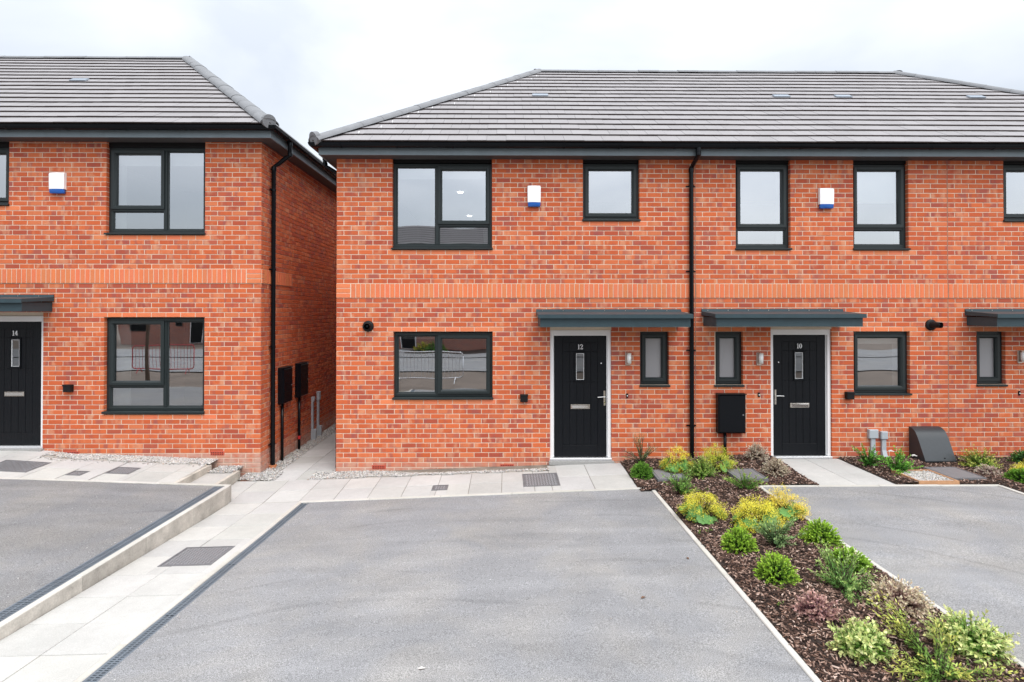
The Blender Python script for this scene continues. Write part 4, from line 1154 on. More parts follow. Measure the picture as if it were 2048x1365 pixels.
# ---- roofs
def roof_row(parts, xl, xr, dz, left_hip, right_hip, hip_house_l, hip_house_r, zx=0.0):
    """parts: (x0,x1,house). whole roof volume from eave corner xl to xr"""
    ze = 4.855 + dz + zx; zr_ = ze + RISE; yf = EAVE_Y; yr = EAVE_Y + HALF; yb = EAVE_Y + 2 * HALF
    rl = xl + (RUN if left_hip else 0); rr = xr - (RUN if right_hip else 0)
    pb = []
    for (a, c, hh) in parts:
        def xf(x, y_t):            # clamp x between the hip lines at fraction t
            lo = xl + (RUN * y_t if left_hip else 0); hi = xr - (RUN * y_t if right_hip else 0); return min(max(x, lo), hi)
        b = MB(); dn = .012
        A = (xf(a, 0), yf + .02, ze - dn); B = (xf(c, 0), yf + .02, ze - dn); Cc = (xf(c, 1), yr, zr_ - dn); D = (xf(a, 1), yr, zr_ - dn)
        E_ = (xf(a, 0), yb, ze - dn); F_ = (xf(c, 0), yb, ze - dn)
        V = [A, B, Cc, D, E_, F_]; F = [(0, 1, 2, 3), (3, 2, 5, 4)]
        if a < rl and c > rl and left_hip:            # slope break inside this part
            k = len(V); V += [(rl, yf + .02, ze - dn), (rl, yr, zr_ - dn), (rl, yb, ze - dn)]
            F = [(0, k, k + 1, 3), (k, 1, 2, k + 1), (k + 1, 2, 5, k + 2), (3, k + 1, k + 2, 4)]
            V[3] = (rl, yr, zr_ - dn); F = [(0, k, k + 1), (k, 1, 2, k + 1), (k + 1, 2, 5, k + 2), (k + 1, k + 2, 4), (0, k + 1, 4)]
        elif c > rr and a < rr and right_hip:
            k = len(V); V += [(rr, yf + .02, ze - dn), (rr, yr, zr_ - dn), (rr, yb, ze - dn)]
            F = [(0, k, k + 1, 3), (k, 1, k + 1), (3, k + 1, k + 2, 4), (k + 1, 5, k + 2), (1, 5, k + 1)]
        b.add(V, F, 'underlay'); ro = b.build('roof', hh); pb.append((a if (a, c, hh) != parts[0] else -99, c if (a, c, hh) != parts[-1] else 99, ro))
    sl = math.hypot(HALF, RISE)
    tiled_slope(pb, (0, yf, ze), (1, 0, 0), (0, HALF, RISE), xl, xr, RUN / sl if left_hip else None, RUN / sl if right_hip else None, vmax=sl)
    s2 = math.hypot(RUN, RISE)
    for flag, ex, dx, rof, uo in ((left_hip, xl, 1, pb[0][2], yb), (right_hip, xr, -1, pb[-1][2], yf)):
        if not flag: continue
        # hip end slope: u runs along Y
        origin = (ex, uo, ze); uv = (0, -1 if dx > 0 else 1, 0)
        tiled_slope([(-99, 99, rof)], origin, uv, (RUN * dx, 0, RISE), 0, 2 * HALF, HALF / s2, HALF / s2, vmax=s2, stuff_only=True)
    if left_hip:
        capping(pb[0][2], (xl - .03, yf - .03, ze + .035), (rl, yr, zr_ + .035), 14, name='hip_tile')
        b = MB(); b.tube([(xl - .02, yf - .035, ze + .03), (xl + .03, yf + .02, ze + .055)], .10, 'tile_cap', 16); b.build('hip_end_cap', pb[0][2])
        capping(pb[0][2], (xl - .03, yb + .03, ze + .035), (rl, yr, zr_ + .035), 14, name='hip_tile')
    if right_hip:
        capping(pb[-1][2], (xr + .03, yf - .03, ze + .035), (rr, yr, zr_ + .035), 14, name='hip_tile')
        b = MB(); b.tube([(xr + .02, yf - .035, ze + .03), (xr - .03, yf + .02, ze + .055)], .10, 'tile_cap', 16); b.build('hip_end_cap', pb[-1][2])
        capping(pb[-1][2], (xr + .03, yb + .03, ze + .035), (rr, yr, zr_ + .035), 14, name='hip_tile')
    for (a, c, ro) in pb:
        lo = max(a, rl); hi = min(c, rr)
        if hi - lo > .3: capping(ro, (lo, yr, zr_ + .03), (hi, yr, zr_ + .03), max(1, round((hi - lo) / .45)), r=.10)
    return ze
ze = roof_row([(XL, XA, h12), (XA, XB, h10), (XB, XR, h8)], XL - .22, XR + .27, 0, True, True, None, None)
ze14 = roof_row([(X14L, -3.80, h14)], X14L - .25, -3.54, HZ, False, True, None, None, zx=.03)

def eaves(hh, xa, xb, z, left_ret, right_ret, wall_l, wall_r):
    """fascia + soffit + gutter for one house"""
    fy = WY - .255; zt = z - .005; zb = z - .175
    ret = 8.1
    b = MB(); L = xa if left_ret else xa + .001; Rr = xb if right_ret else xb - .001
    b.box(L, Rr, fy, fy + .022, zb, zt, 'fascia'); b.build('fascia', hh)
    b = MB(); b.box(L + .01, Rr - .01, fy + .023, WY + .02, zb + .004, zb + .013, 'soffit')
    if left_ret: b.box(xa + .023, wall_l + .01, WY + .021, WY + ret - .4, zb + .004, zb + .013, 'soffit')
    if right_ret: b.box(wall_r - .01, xb - .023, WY + .021, WY + ret - .4, zb + .004, zb + .013, 'soffit')
    b.build('soffit', hh)
    for flag, x in ((left_ret, xa), (right_ret, xb - .022)):
        if flag:
            b = MB(); b.box(x, x + .022, fy + .023, fy + ret, zb, zt, 'fascia'); b.build('fascia', hh)
    zz = z - .030; gy = fy - .062
    pts = [(xa, gy, zz), (xb, gy, zz)]
    if left_ret: pts = [(xa - .062, fy + ret, zz), (xa - .062, gy, zz), (xb, gy, zz)]
    if right_ret:
        pts[-1] = (xb + .062, gy, zz); pts.append((xb + .062, fy + ret, zz))
    gutter(hh, pts)
eaves(h12, XL - .20, XA, ze, True, False, XL, None)
eaves(h10, XA, XB, ze, False, False, None, None)
eaves(h8, XB, XR + .25, ze, False, True, None, XR)
eaves(h14, X14L, -3.55, ze14, False, True, None, -3.80)
dp = downpipe(h12, (2.905, WY - .317, ze - .07), 2.885, WY - .045, .0, 'y', (4.28, 2.95, 1.72, .55))
dp = downpipe(h14, (-3.488, 9.13, ze14 - .07), -3.745, 9.13, -.17, 'x', (4.28, 3.0, 1.76, .20), elbow=(4.80, 4.66))
b = MB(); b.tube([(-3.745, 9.13, -.20), (-3.745, 9.13, -.15)], .062, 'terracotta', 16); b.build('pipe_collar', dp)
dp = downpipe(h12, (XL - .262, 9.05, ze - .07), XL - .05, 9.05, -.17, 'x2', (), elbow=(4.62, 4.52))

# in-line vent tiles and white verge clips
def on_slope(b, x, t, w_, l_, h_, dz, m):
    Yv = Vector((0, HALF, RISE)).normalized(); Nv = Vector((0, -RISE, HALF)).normalized()
    o = Vector((x, EAVE_Y + HALF * t, 4.855 + dz + RISE * t)) + Nv * .03
    P = [o + Vector((sx * w_ / 2, 0, 0)) + Yv * (sy * l_ / 2) + Nv * q for q in (0, h_) for sx, sy in ((-1, -1), (1, -1), (1, 1), (-1, 1))]
    b.add(P, [(4, 5, 6, 7), (0, 1, 5, 4), (1, 2, 6, 5), (2, 3, 7, 6), (3, 0, 4, 7)], m)
def roof_of(hh): return [c for c in hh.children if c.name.startswith('roof') and not c.name.startswith('room')][0]
for hh, x, dz in ((h12, .65, 0), (h10, 5.27, 0), (h10, 6.46, 0), (h8, 9.03, 0), (h14, -8.07, HZ + .03)):
    b = MB(); on_slope(b, x, .548, .30, .13, .022, dz, 'vent_blue'); b.build('vent_tile', roof_of(hh))
for k in range(1, 16):
    t = k / 17; b = MB(); on_slope(b, XL - .22 + RUN * t + rnd.choice((.30, .38, .46)), t + .004, .010, .075, .018, 0, 'white_upvc'); b.build('tile_clip', roof_of(h12))

# ================================================================== FIXTURES ON THE WALLS
def alarm(x0, x1, z0, z1, label):
    o = thing('burglar_alarm', label, 'alarm box', ((x0 + x1) / 2, WY - .005, z0), 'white alarm boxes with a blue base')
    W, H = (x1 - x0) / 2, z1 - z0; b = MB()
    n = 8
    def prof(z, ins, y): return [(-W + ins + (2 * W - 2 * ins) * i / n, -y * (1 - .25 * ((2 * i / n - 1) ** 2)), z) for i in range(n + 1)]
    rows = [prof(.065, .002, .070), prof(H - .03, .0, .072), prof(H - .008, .004, .060), prof(H, .012, .030), prof(H, .012, 0)]
    V = [p for r in rows for p in r]; F = [(r * (n + 1) + i, r * (n + 1) + i + 1, (r + 1) * (n + 1) + i + 1, (r + 1) * (n + 1) + i) for r in range(4) for i in range(n)]
    b.add(V, F, 'alarm_white')
    s0 = [rows[0][0], rows[1][0], rows[2][0], rows[3][0], (-W, 0, H), (-W, 0, .065)]; b.add(s0, [tuple(range(6))[::-1]], 'alarm_white')
    s1 = [rows[0][-1], rows[1][-1], rows[2][-1], rows[3][-1], (W, 0, H), (W, 0, .065)]; b.add(s1, [tuple(range(6))], 'alarm_white')
    ob = b.build('cover', o); smooth_by_angle(ob, 30)
    b = MB(); rows = [prof(.0, .012, .050), prof(.012, .006, .064), prof(.0645, .004, .067)]
    V = [p for r in rows for p in r]; F = [(r * (n + 1) + i, r * (n + 1) + i + 1, (r + 1) * (n + 1) + i + 1, (r + 1) * (n + 1) + i) for r in range(2) for i in range(n)]
    b.add(V, F, 'alarm_blue'); b.box(-W + .01, W - .01, -.045, 0, .001, .064, 'alarm_blue'); b.build('strobe_lens', o, smooth=True)
alarm(.334, .537, 3.94, 4.27, 'white alarm box with blue base between the two upper windows of house 12')
alarm(4.895, 5.115, 3.92, 4.24, 'white alarm box with blue base between the narrow upper windows of house 10')
alarm(-7.03, -6.80, 4.13, 4.455, 'white alarm box with blue base left of the upper window of house 14')

def flue(x, z, label, ang=0):
    o = thing('flue_terminal', label, 'flue', (x, WY - .005, z), 'black round flue outlets')
    b = MB(); b.tube([(0, 0, 0), (0, -.02, 0), (0, -.03, 0)], [.088, .084, .060], 'black_matt', 20); b.build('wall_collar', o, smooth=True)
    b = MB(); a = R(ang); dx, dy = math.sin(a), -math.cos(a)
    b.tube([(0, -.02, 0), (dx * .03, -.06, 0), (dx * .15, -.06 + dy * .11, .0)], [.05, .048, .045], 'black_matt', 18, cap=False)
    b.tube([(0, -.02, 0), (dx * .03, -.06, 0), (dx * .13, -.06 + dy * .09, .0)], [.03, .028, .025], 'black_plastic', 16); b.build('outlet_pipe', o, smooth=True)
flue(-2.14, 2.082, 'black round flue outlet beside the left edge of house 12', 8)
flue(6.66, 2.10, 'black flue outlet with stubby pipe beside the movement joint of house 10', 15)

def socket_box(x, z, label, hz=.108, wd=.115):
    o = thing('socket_box', label, 'outdoor socket', (x, WY - .005, z), 'small black boxes on the walls')
    b = MB(); b.bevbox(-wd / 2, wd / 2, -.075, 0, -hz / 2, hz / 2, .008, 'black_matt'); b.build('housing', o)
    b = MB(); b.bevbox(-wd / 2 - .004, wd / 2 + .004, -.082, -.02, hz / 2 - .02, hz / 2 + .006, .004, 'black_matt'); b.build('lid', o)
socket_box(.278, .968, 'small black box on the brick wall left of door 12')
socket_box(5.352, 1.0, 'small black box tucked against the sill of the square window')
socket_box(-6.725, 1.13, 'small black box between door 14 and the large lower window')

def wall_lamp(x, z, label):
    o = thing('wall_lamp', label, 'wall lamp', (x, WY - .005, z), 'steel wall lamps by the doors')
    b = MB(); b.bevbox(-.035, .035, -.02, 0, -.10, .10, .004, 'steel'); b.build('backplate', o)
    b = MB(); b.tube([(.012, -.062, -.055), (.012, -.062, .075)], .034, 'lamp_glass', 16); b.build('shade', o, smooth=True)
    b = MB(); b.tube([(.012, -.062, .075), (.012, -.062, .095)], .037, 'steel', 16); b.tube([(.012, -.062, -.075), (.012, -.062, -.055)], .037, 'steel', 16); b.box(-.01, .03, -.05, -.015, -.085, -.065, 'steel'); b.build('lamp_cap', o)
wall_lamp(1.893, 1.575, 'steel wall lamp between door 12 and its narrow window')
wall_lamp(3.945, 1.572, 'steel wall lamp between the narrow window and door 10')
wall_lamp(8.055, 1.60, 'steel wall lamp half cut off at the right photo edge')
def bell(x, z, label):
    o = thing('doorbell', label, 'doorbell', (x, WY - .005, z), 'small doorbell pushes')
    b = MB(); b.bevbox(-.016, .016, -.014, 0, -.034, .034, .004, 'black_plastic'); b.build('housing', o)
    b = MB(); b.tube([(0, -.018, 0), (0, -.013, 0)], .009, 'white_metal', 12); b.build('button', o)
bell(1.886, 1.0, 'black doorbell push below the wall lamp of house 12')
bell(3.946, 1.012, 'black doorbell push left of the handle of door 10')
bell(8.05, 1.03, 'black doorbell push at the right photo edge')

# electricity meter box on house 10
def meter_box(loc, label, rot=0, w_=.43, h_=.60, d=.12, pipe=None, tape=False):
    o = thing('meter_box', label, 'meter box', loc, 'black meter boxes'); o.rotation_euler = (0, 0, rot)
    b = MB(); b.bevbox(-w_ / 2, w_ / 2, -d + .02, 0, 0, h_, .012, 'black_plastic'); b.box(-w_ / 2 - .004, w_ / 2 + .004, -d - .004, .0, h_ - .0, h_ + .012, 'black_matt'); b.build('housing', o)
    b = MB(); b.bevbox(-w_ / 2 + .012, w_ / 2 - .012, -d, -d + .021, .012, h_ - .012, .010, 'black_plastic'); dr = b.build('door', o)
    b = MB(); b.tube([(w_ / 2 - .05, -d - .003, h_ * .48), (w_ / 2 - .05, -d + .003, h_ * .48)], .012, 'iron', 10); b.build('lock', dr)
    if pipe:
        b = MB(); b.tube([(pipe[0], -.045, .0), (pipe[0], -.045, pipe[1])], .024, 'black_plastic', 12); b.build('cable_duct', o, smooth=True)
        if tape: b = MB(); b.tube([(pipe[0], -.045, pipe[1] + .20), (pipe[0], -.045, pipe[1] + .26)], .026, 'red_tape', 12); b.build('red_band', o)
meter_box((3.487, WY - .005, .43), 'black meter box on a duct below the narrow window of house 10', pipe=(-.09, -.42))
meter_box((-3.795, 9.645, .76), 'black meter box on the passage wall, the one next to the downpipe', rot=R(90), w_=.40, h_=.60, d=.10, pipe=(-.12, -.98))
meter_box((-3.795, 10.42, .76), 'second black meter box deeper in the passage, red band on its duct', rot=R(90), w_=.42, h_=.60, d=.10, pipe=(-.12, -.96), tape=True)

def cable_duct(loc, label, box, rot=0, h=.45, flare=.0):
    o = thing('service_duct', label, 'cable duct', loc, 'grey service ducts'); o.rotation_euler = (0, 0, rot)
    b = MB(); bw, bh = box; b.bevbox(-bw / 2, bw / 2, -.055, 0, h - bh, h, .008, 'conduit_grey'); b.build('terminal_box', o)
    b = MB(); b.extrude([(0, h - bh + .001), (-.035, h - bh + .001), (-.035, .13), (-.075, .02), (-.075, -.08), (0, -.08)], 'x', -.033, .033, 'conduit_grey'); b.build('duct', o)
    b = MB(); b.bevbox(-.04, .04, -.09 if flare else -.082, 0, -.10, .05 + flare, .01, 'conduit_grey'); b.build('foot_cover', o)
cable_duct((5.722, WY - .005, .02), 'grey service duct with square box beside the rose bush', (.145, .135), h=.45)
cable_duct((5.892, WY - .005, .02), 'grey service duct with small rounded box left of the slanted meter box', (.105, .118), h=.42)
cable_duct((-3.795, 11.09, -.16), 'grey service duct in the passage nearer the meter boxes', (.07, .09), rot=R(90), h=.80, flare=.12)
cable_duct((-3.795, 11.42, -.16), 'grey service duct deepest in the passage, larger box on top', (.10, .17), rot=R(90), h=.86, flare=.12)

# slanted gas meter cover on the ground
o = thing('gas_meter_box', 'dark grey slanted gas meter cover standing on the bark by house 10', 'meter box', (6.54, WY - .006, .0))
prof = [(0, .515), (-.06, .505), (-.125, .47), (-.165, .42), (-.20, .36), (-.345, .065), (-.345, .045), (-.30, .045), (-.26, -.14), (0, -.14)]
b = MB(); b.extrude(prof[:7] + [(0, .045)], 'x', -.235, .235, 'gas_grey'); ob = b.build('hood', o); smooth_by_angle(ob, 25)
b = MB(); b.extrude([(0, .044), (-.315, .044), (-.285, -.10), (0, -.10)], 'x', -.222, .222, 'black_matt'); b.build('base', o)
b = MB(); b.tube([(.07, -.325, .10), (.07, -.335, .098)], .009, 'black_matt', 10); b.build('lock', o)
# shallow timber tray of white pebbles
o = thing('pebble_tray', 'timber edged square of pale pebbles in front of the grey service ducts', 'planter edging', (5.72, 7.69, G(5.7, 7.7)))
for (a, c, d, e) in ((-.27, .27, -.27, -.245), (-.27, .27, .245, .27), (-.27, -.245, -.244, .244), (.245, .27, -.244, .244)):
    b = MB(); b.box(a, c, d, e, -.02, .055, 'timber'); b.build('timber_edge', o)

# ================================================================== GRAVEL, BARK, SOIL
OCT_V = np.array([(1, 0, 0), (-1, 0, 0), (0, 1, 0), (0, -1, 0), (0, 0, 1), (0, 0, -1)], float)
OCT_F = np.array([(0, 2, 4), (2, 1, 4), (1, 3, 4), (3, 0, 4), (2, 0, 5), (1, 2, 5), (3, 1, 5), (0, 3, 5)])
def pebbles(name, n, fx, size=(.006, .016), parent=None, **props):
    pts = np.array([fx() for _ in range(n)])
    M = rots(rng.uniform(0, 6.28, n), rng.uniform(-.5, .5, n), rng.uniform(-.5, .5, n))
    s = rng.uniform(*size, n)[:, None] * np.stack([rng.uniform(.8, 1.5, n), rng.uniform(.7, 1.1, n), rng.uniform(.5, .8, n)], 1)
    M = M * s[:, None, :]
    g = rng.uniform(.34, .70, n)[:, None]; tint = np.concatenate([g, g * rng.uniform(.95, 1.0, (n, 1)), g * rng.uniform(.88, .98, (n, 1))], 1)
    dk = rng.random(n) < .09; tint[dk] *= .5
    pk = rng.random(n) < .08; tint[pk] *= (1, .8, .7)
    me = scatter(name, OCT_V, OCT_F, M, pts, 'pebble', tint, parent, **props)
    return me
U = rnd.uniform
def edge(base, amp, x): return base + amp * (math.sin(x * 9.1) + math.sin(x * 23.7) * .6 + U(-.5, .5))
def gz12(x, y): return G(x, y) + .003 - .05 * max(0, y - 8.52) / .28 * max(0, min(1, (x + 2.2)))
def gz14(x, y): return min(P14(x, y) + .004, float(np.interp(x, [-7, -6.6, -5.5, -4.7, -4.45], [.15, .105, .105, .055, .025])) + .45 * max(0, 8.74 - y) + .004)
def g12():
    while True:
        x = U(-2.95, .64); y = U(8.45, 8.80)
        lim = edge(8.50, .025, x)
        if y > lim - .02 or rnd.random() < .035: return (x, y, gz12(x, y) + U(0, .008))
pebbles('gravel', 6500, g12, kind='stuff')
def g14a():
    while True:
        x = U(-6.95, -4.45); y = U(8.42, 8.80)
        if y > edge(8.56 - .04 * (x + 7) / 2.5, .03, x) or rnd.random() < .05: return (x, y, gz14(x, y) + U(0, .007))
pebbles('gravel', 5200, g14a, kind='stuff')
def g14b():
    while True:
        if rnd.random() < .4: x = U(-4.42, -4.06); y = U(8.45, 8.8); return (x, y, -.085 + U(0, .02))
        x = U(-4.0, -3.45); y = U(8.42, 8.84)
        if y > edge(8.47, .02, x) and (x < -3.8 or True): return (x, y, G(x, y) + .008 + U(0, .012))
pebbles('gravel', 2000, g14b, kind='stuff')
def gside():
    x = U(-3.80, -3.54); y = 8.8 + 6.5 * rnd.random() ** 1.3
    return (x, y, G(x, y) + .004 + U(0, .012))
pebbles('gravel', 4500, gside, size=(.007, .016), kind='stuff')
def gright():
    x = U(-2.72, -2.63); y = U(8.5, 10); return (x, y, G(x, y) + .006)
pebbles('gravel', 500, gright, kind='stuff')
def grit(x0, x1, y0, y1, f):
    def g_():
        x = U(x0, x1); y = U(y0, y1)
        if rnd.random() < .5: x = rnd.choice((x0, x1)) + U(-.12, .12); x = min(max(x, x0), x1)
        return (x, y, f(x, y) + .002)
    return g_
pebbles('grit', 260, grit(-2.58, 1.90, 3.2, 7.5, G), size=(.0022, .0055), kind='stuff')
pebbles('grit', 160, grit(3.36, 6.4, 4.0, 7.3, G), size=(.0022, .0055), kind='stuff')
pebbles('grit', 160, grit(-7.4, -3.93, 4.0, 7.6, G14), size=(.0022, .0055), kind='stuff')
for i, (px, py, a_, lb) in enumerate(((1.12, 4.62, 30, 'curled brown dead leaf lying on the middle driveway towards the right kerb'), (1.72, 5.35, 80, 'tiny dark dead leaf on the middle driveway close to the right kerb'), (-.55, 3.72, 10, 'pale flat fleck on the middle driveway near the bottom edge'), (4.9, 5.15, 130, 'tiny dark twig lying on the right driveway'))):
    b = MB(); L_ = .028; b.add([(-L_, 0, .004), (-.2 * L_, -.45 * L_, .010), (L_, 0, .003), (-.1 * L_, .45 * L_, .011), (0, 0, .003)], [(0, 1, 4), (1, 2, 4), (2, 3, 4), (3, 0, 4)], 'chip', tint=(.55, .53, .50) if i == 2 else (.16, .09, .055))
    o_ = b.build('dead_leaf'); o_.location = (px, py, G(px, py) + .002); o_.rotation_euler = (0, 0, R(a_)); tag(o_, lb, 'dead leaf', 'small litter on the driveways')
def gtray():
    return (U(-.243, .243), U(-.243, .243), .035 + U(0, .01))
pebbles('pebble_fill', 1400, gtray, size=(.008, .014), parent=o, kind='stuff')
b = MB(); b.box(-.244, .244, -.244, .244, -.02, .034, 'mortar'); b.build('tray_bed', o)
# fill under the gravel
for (x0, x1, y0, y1, f) in ((-2.72, .63, 8.472, 8.79, gz12), (-6.95, -4.5, 8.522, 8.79, gz14), (-3.80, -3.56, 8.44, 15, G)):
    sheet('gravel_bed', x0, x1, y0, y1, f, -.005, 'kerb_worn', 24, 6, tint=(.8, .8, .8))
sheet('gravel_bed', -4.43, -4.065, 8.44, 8.79, lambda x, y: -.10, 0, 'kerb_worn', 2, 2)

EDG = [(1.96, 3.29, 1.5, 7.42), (1.77, 4.13, 7.42, 8.8), (5.17, 99, 7.42, 8.8), (6.50, 7.95, 1.5, 7.42)]
def hb(x, y): return G(x, y) + .022 + .012 * math.sin(x * 5.1 + y * 3.3) + .008 * math.sin(x * 11 - y * 7)
def mound(x, y):
    ed = min([9] + [min(x - q[0], q[1] - x) if q[2] <= y <= q[3] + .02 and q[0] <= x <= q[1] else 9 for q in EDG])
    z = G(x, y) + .006 + (hb(x, y) - G(x, y) - .006) * min(1, max(0, ed) / .12)
    z += .10 * math.exp(-(((x - 3.85) / .28) ** 2 + ((y - 8.5) / .45) ** 2))
    return z
BEDS = [(1.962, 3.288, 1.5, 7.42), (1.772, 4.128, 7.42, 8.79), (5.172, 9.6, 7.42, 8.79), (6.503, 7.947, 1.5, 7.42)]
MHG = [(2.08, 2.48, 7.73, 8.17), (3.12, 3.52, 7.56, 8.05), (6.01, 6.48, 7.56, 8.11), (5.45, 5.99, 7.42, 7.96)]
for bd in BEDS: sheet('garden_bed', *bd, mound, 0, 'soil', 30, 60)
CH_V = np.array([(-.5, -.5, 0), (.5, -.5, 0), (.5, .5, 0), (-.5, .5, 0), (-.5, -.5, 1), (.5, -.5, 1), (.5, .5, 1), (-.5, .5, 1)], float)
CH_V[5] *= (.75, .6, 1); CH_V[7] *= (.8, .7, 1)
CH_F = np.array([(4, 5, 6, 7), (0, 1, 5, 4), (1, 2, 6, 5), (2, 3, 7, 6), (3, 0, 4, 7)])
PAL = np.array([(.045, .027, .021), (.082, .048, .036), (.026, .017, .014), (.24, .155, .120), (.40, .27, .215), (.15, .085, .060), (.58, .44, .37), (.034, .021, .017)])
def chips(n, bd):
    P = []
    dens_near = bd[2] < 3
    while len(P) < n:
        x = U(bd[0] + .01, bd[1] - .01); y = U(max(bd[2], 2.6), bd[3] - .01)
        if any(m[0] < x < m[1] and m[2] < y < m[3] for m in MHG): continue
        P.append((x, y, mound(x, y) + U(-.004, .012)))
    P = np.array(P); M = rots(rng.uniform(0, 6.28, n), rng.normal(0, .32, n), rng.normal(0, .45, n))
    L = rng.uniform(.012, .050, n) * np.where(rng.random(n) < .12, 1.6, 1); Wd = rng.uniform(.004, .014, n); T = rng.uniform(.002, .006, n)
    M = M * np.stack([L, Wd, T], 1)[:, None, :]
    tint = PAL[rng.choice(len(PAL), n, p=[.20, .17, .14, .14, .10, .13, .03, .09])] * rng.uniform(.8, 1.2, (n, 1))
    scatter('bark_chips', CH_V, CH_F, M, P, 'chip', tint, kind='stuff')
chips(30000, BEDS[0]); chips(9000, BEDS[1]); chips(9500, (5.18, 8.4, 7.42, 8.79)); chips(4000, (6.503, 7.947, 5.5, 7.42))

# ================================================================== PLANTS
def leafcloud(name, parent, base, tips, nl, leafL, leafW, spread, c0, c1, t0=.35, curve=.15, fold=.25, seed=0, stem_col=(.16, .12, .05), stem_r=.0022, jit=.25, tc0=.55):
    """shoots from base points to tips (n,3), each carrying nl leaves. colours run c0 -> c1 along the shoot"""
    r = np.random.default_rng(seed); n = len(tips)
    base = np.asarray(base); tips = np.asarray(tips)
    t = np.linspace(t0, 1, nl)[None, :].repeat(n, 0) + r.uniform(-.03, .03, (n, nl)); t = np.clip(t, 0, 1)
    mid = (base + tips) / 2; out = tips - base; out[:, 2] = 0
    ctrl = mid + out * -curve + np.array([0, 0, 1]) * (np.linalg.norm(tips - base, axis=1)[:, None] * curve)
    def bez(t): tt = t[..., None]; return (1 - tt) ** 2 * base[:, None] + 2 * tt * (1 - tt) * ctrl[:, None] + tt ** 2 * tips[:, None]
    def dbez(t): tt = t[..., None]; d = 2 * (1 - tt) * (ctrl - base)[:, None] + 2 * tt * (tips - ctrl)[:, None]; return d / np.linalg.norm(d, axis=-1, keepdims=True)
    P = bez(t).reshape(-1, 3); D = dbez(t).reshape(-1, 3); T = t.reshape(-1)
    q = r.normal(size=D.shape); q -= (q * D).sum(1, keepdims=True) * D; q /= np.linalg.norm(q, axis=1, keepdims=True) + 1e-9
    a = np.clip(r.normal(spread, .22, len(P)), .1, 1.7) * (1 - .35 * (T > .93))
    ld = D * np.cos(a)[:, None] + q * np.sin(a)[:, None]
    ld += r.normal(0, jit * .4, ld.shape); ld /= np.linalg.norm(ld, axis=1, keepdims=True)
    s = np.cross(ld, D + r.normal(0, jit, D.shape)); s /= np.linalg.norm(s, axis=1, keepdims=True) + 1e-9
    nn = np.cross(s, ld)
    L = leafL * r.uniform(.65, 1.15, len(P)) * (1 - .25 * np.abs(T - .7)); W = leafW * r.uniform(.8, 1.2, len(P))
    v = np.stack([P, P + ld * L[:, None] * .45 + s * W[:, None] * .5 + nn * W[:, None] * fold, P + ld * L[:, None], P + ld * L[:, None] * .45 - s * W[:, None] * .5 + nn * W[:, None] * fold], 1).reshape(-1, 3)
    F = np.array([(0, 1, 2), (0, 2, 3)]); F = (F[None] + (np.arange(len(P)) * 4)[:, None, None]).reshape(-1, 3)
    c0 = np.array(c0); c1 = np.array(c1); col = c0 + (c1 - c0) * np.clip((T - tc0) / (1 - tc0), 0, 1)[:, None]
    col = col * r.uniform(.72, 1.25, (len(P), 1)) * r.uniform(.92, 1.08, (len(P), 3))
    me = np_mesh(name, v, F, 'leaf', np.repeat(col, 4, 0)); link(name, me, parent)
    # stems as thin triangular tubes
    b = MB()
    ts = np.linspace(0, 1, 5)[None].repeat(n, 0); B = bez(ts)
    for k in range(n):
        b.tube([tuple(p) for p in B[k]], [stem_r * 1.3, stem_r * 1.1, stem_r, stem_r * .8, stem_r * .5], 'stem', 3, cap=False, tint=stem_col)
    b.build('stems', parent, kind='stuff')
def dome(n, rx, ry, h, seed, low=.0, r0=.25, zb=.0, ragged=.10):
    r = np.random.default_rng(seed); u = r.random(n); ph = r.uniform(0, 2 * np.pi, n)
    el = np.arcsin(low + (1 - low) * u)
    k = 1 + r.normal(0, ragged, n)
    tips = np.stack([np.cos(el) * np.cos(ph) * rx * k, np.cos(el) * np.sin(ph) * ry * k, zb + np.maximum(np.sin(el), .08) * h * k], 1)
    base = tips * np.array([r0, r0, 0]) 
    return base, tips
def plant(name, label, cat, x, y, z=None, group=None): return thing(name, label, cat, (x, y, mound(x, y) - .01 if z is None else z), group)
sid = [100]
def hebe(x, y, r, h, label, c0=(.11, .26, .03), c1=(.46, .70, .08)):
    sid[0] += 1; o = plant('hebe_shrub', label, 'shrub', x, y, group='small shrubs in the bark bed')
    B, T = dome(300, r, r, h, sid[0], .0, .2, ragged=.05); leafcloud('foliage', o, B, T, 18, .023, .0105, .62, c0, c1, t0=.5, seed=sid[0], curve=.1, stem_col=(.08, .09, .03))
def euonymus(x, y, r, h, label, n=150, leaf=.034, c0=(.17, .38, .05), c1=(.78, .82, .36), ragged=.16, ry=None, nl=13):
    sid[0] += 1; o = plant('variegated_shrub', label, 'shrub', x, y, group='small shrubs in the bark bed')
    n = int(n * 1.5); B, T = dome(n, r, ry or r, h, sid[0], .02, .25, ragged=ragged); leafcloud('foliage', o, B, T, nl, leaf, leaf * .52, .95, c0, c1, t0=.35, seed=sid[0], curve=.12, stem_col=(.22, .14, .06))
def heather(x, y, r, h, label, c0, c1, n=130, leaf=.020, nl=14, name='heather_plant', wide=.45, cat='shrub', ry=None):
    sid[0] += 1; o = plant(name, label, cat, x, y, group='small shrubs in the bark bed')
    n = int(n * 1.7); B, T = dome(n, r, ry or r, h, sid[0], .03, .2, ragged=.13); leafcloud('foliage', o, B, T, nl, leaf * 1.1, leaf * wide * 1.2, .8, c0, c1, t0=.4, seed=sid[0], curve=.12, stem_col=(.20, .13, .11), stem_r=.0012, tc0=.45)
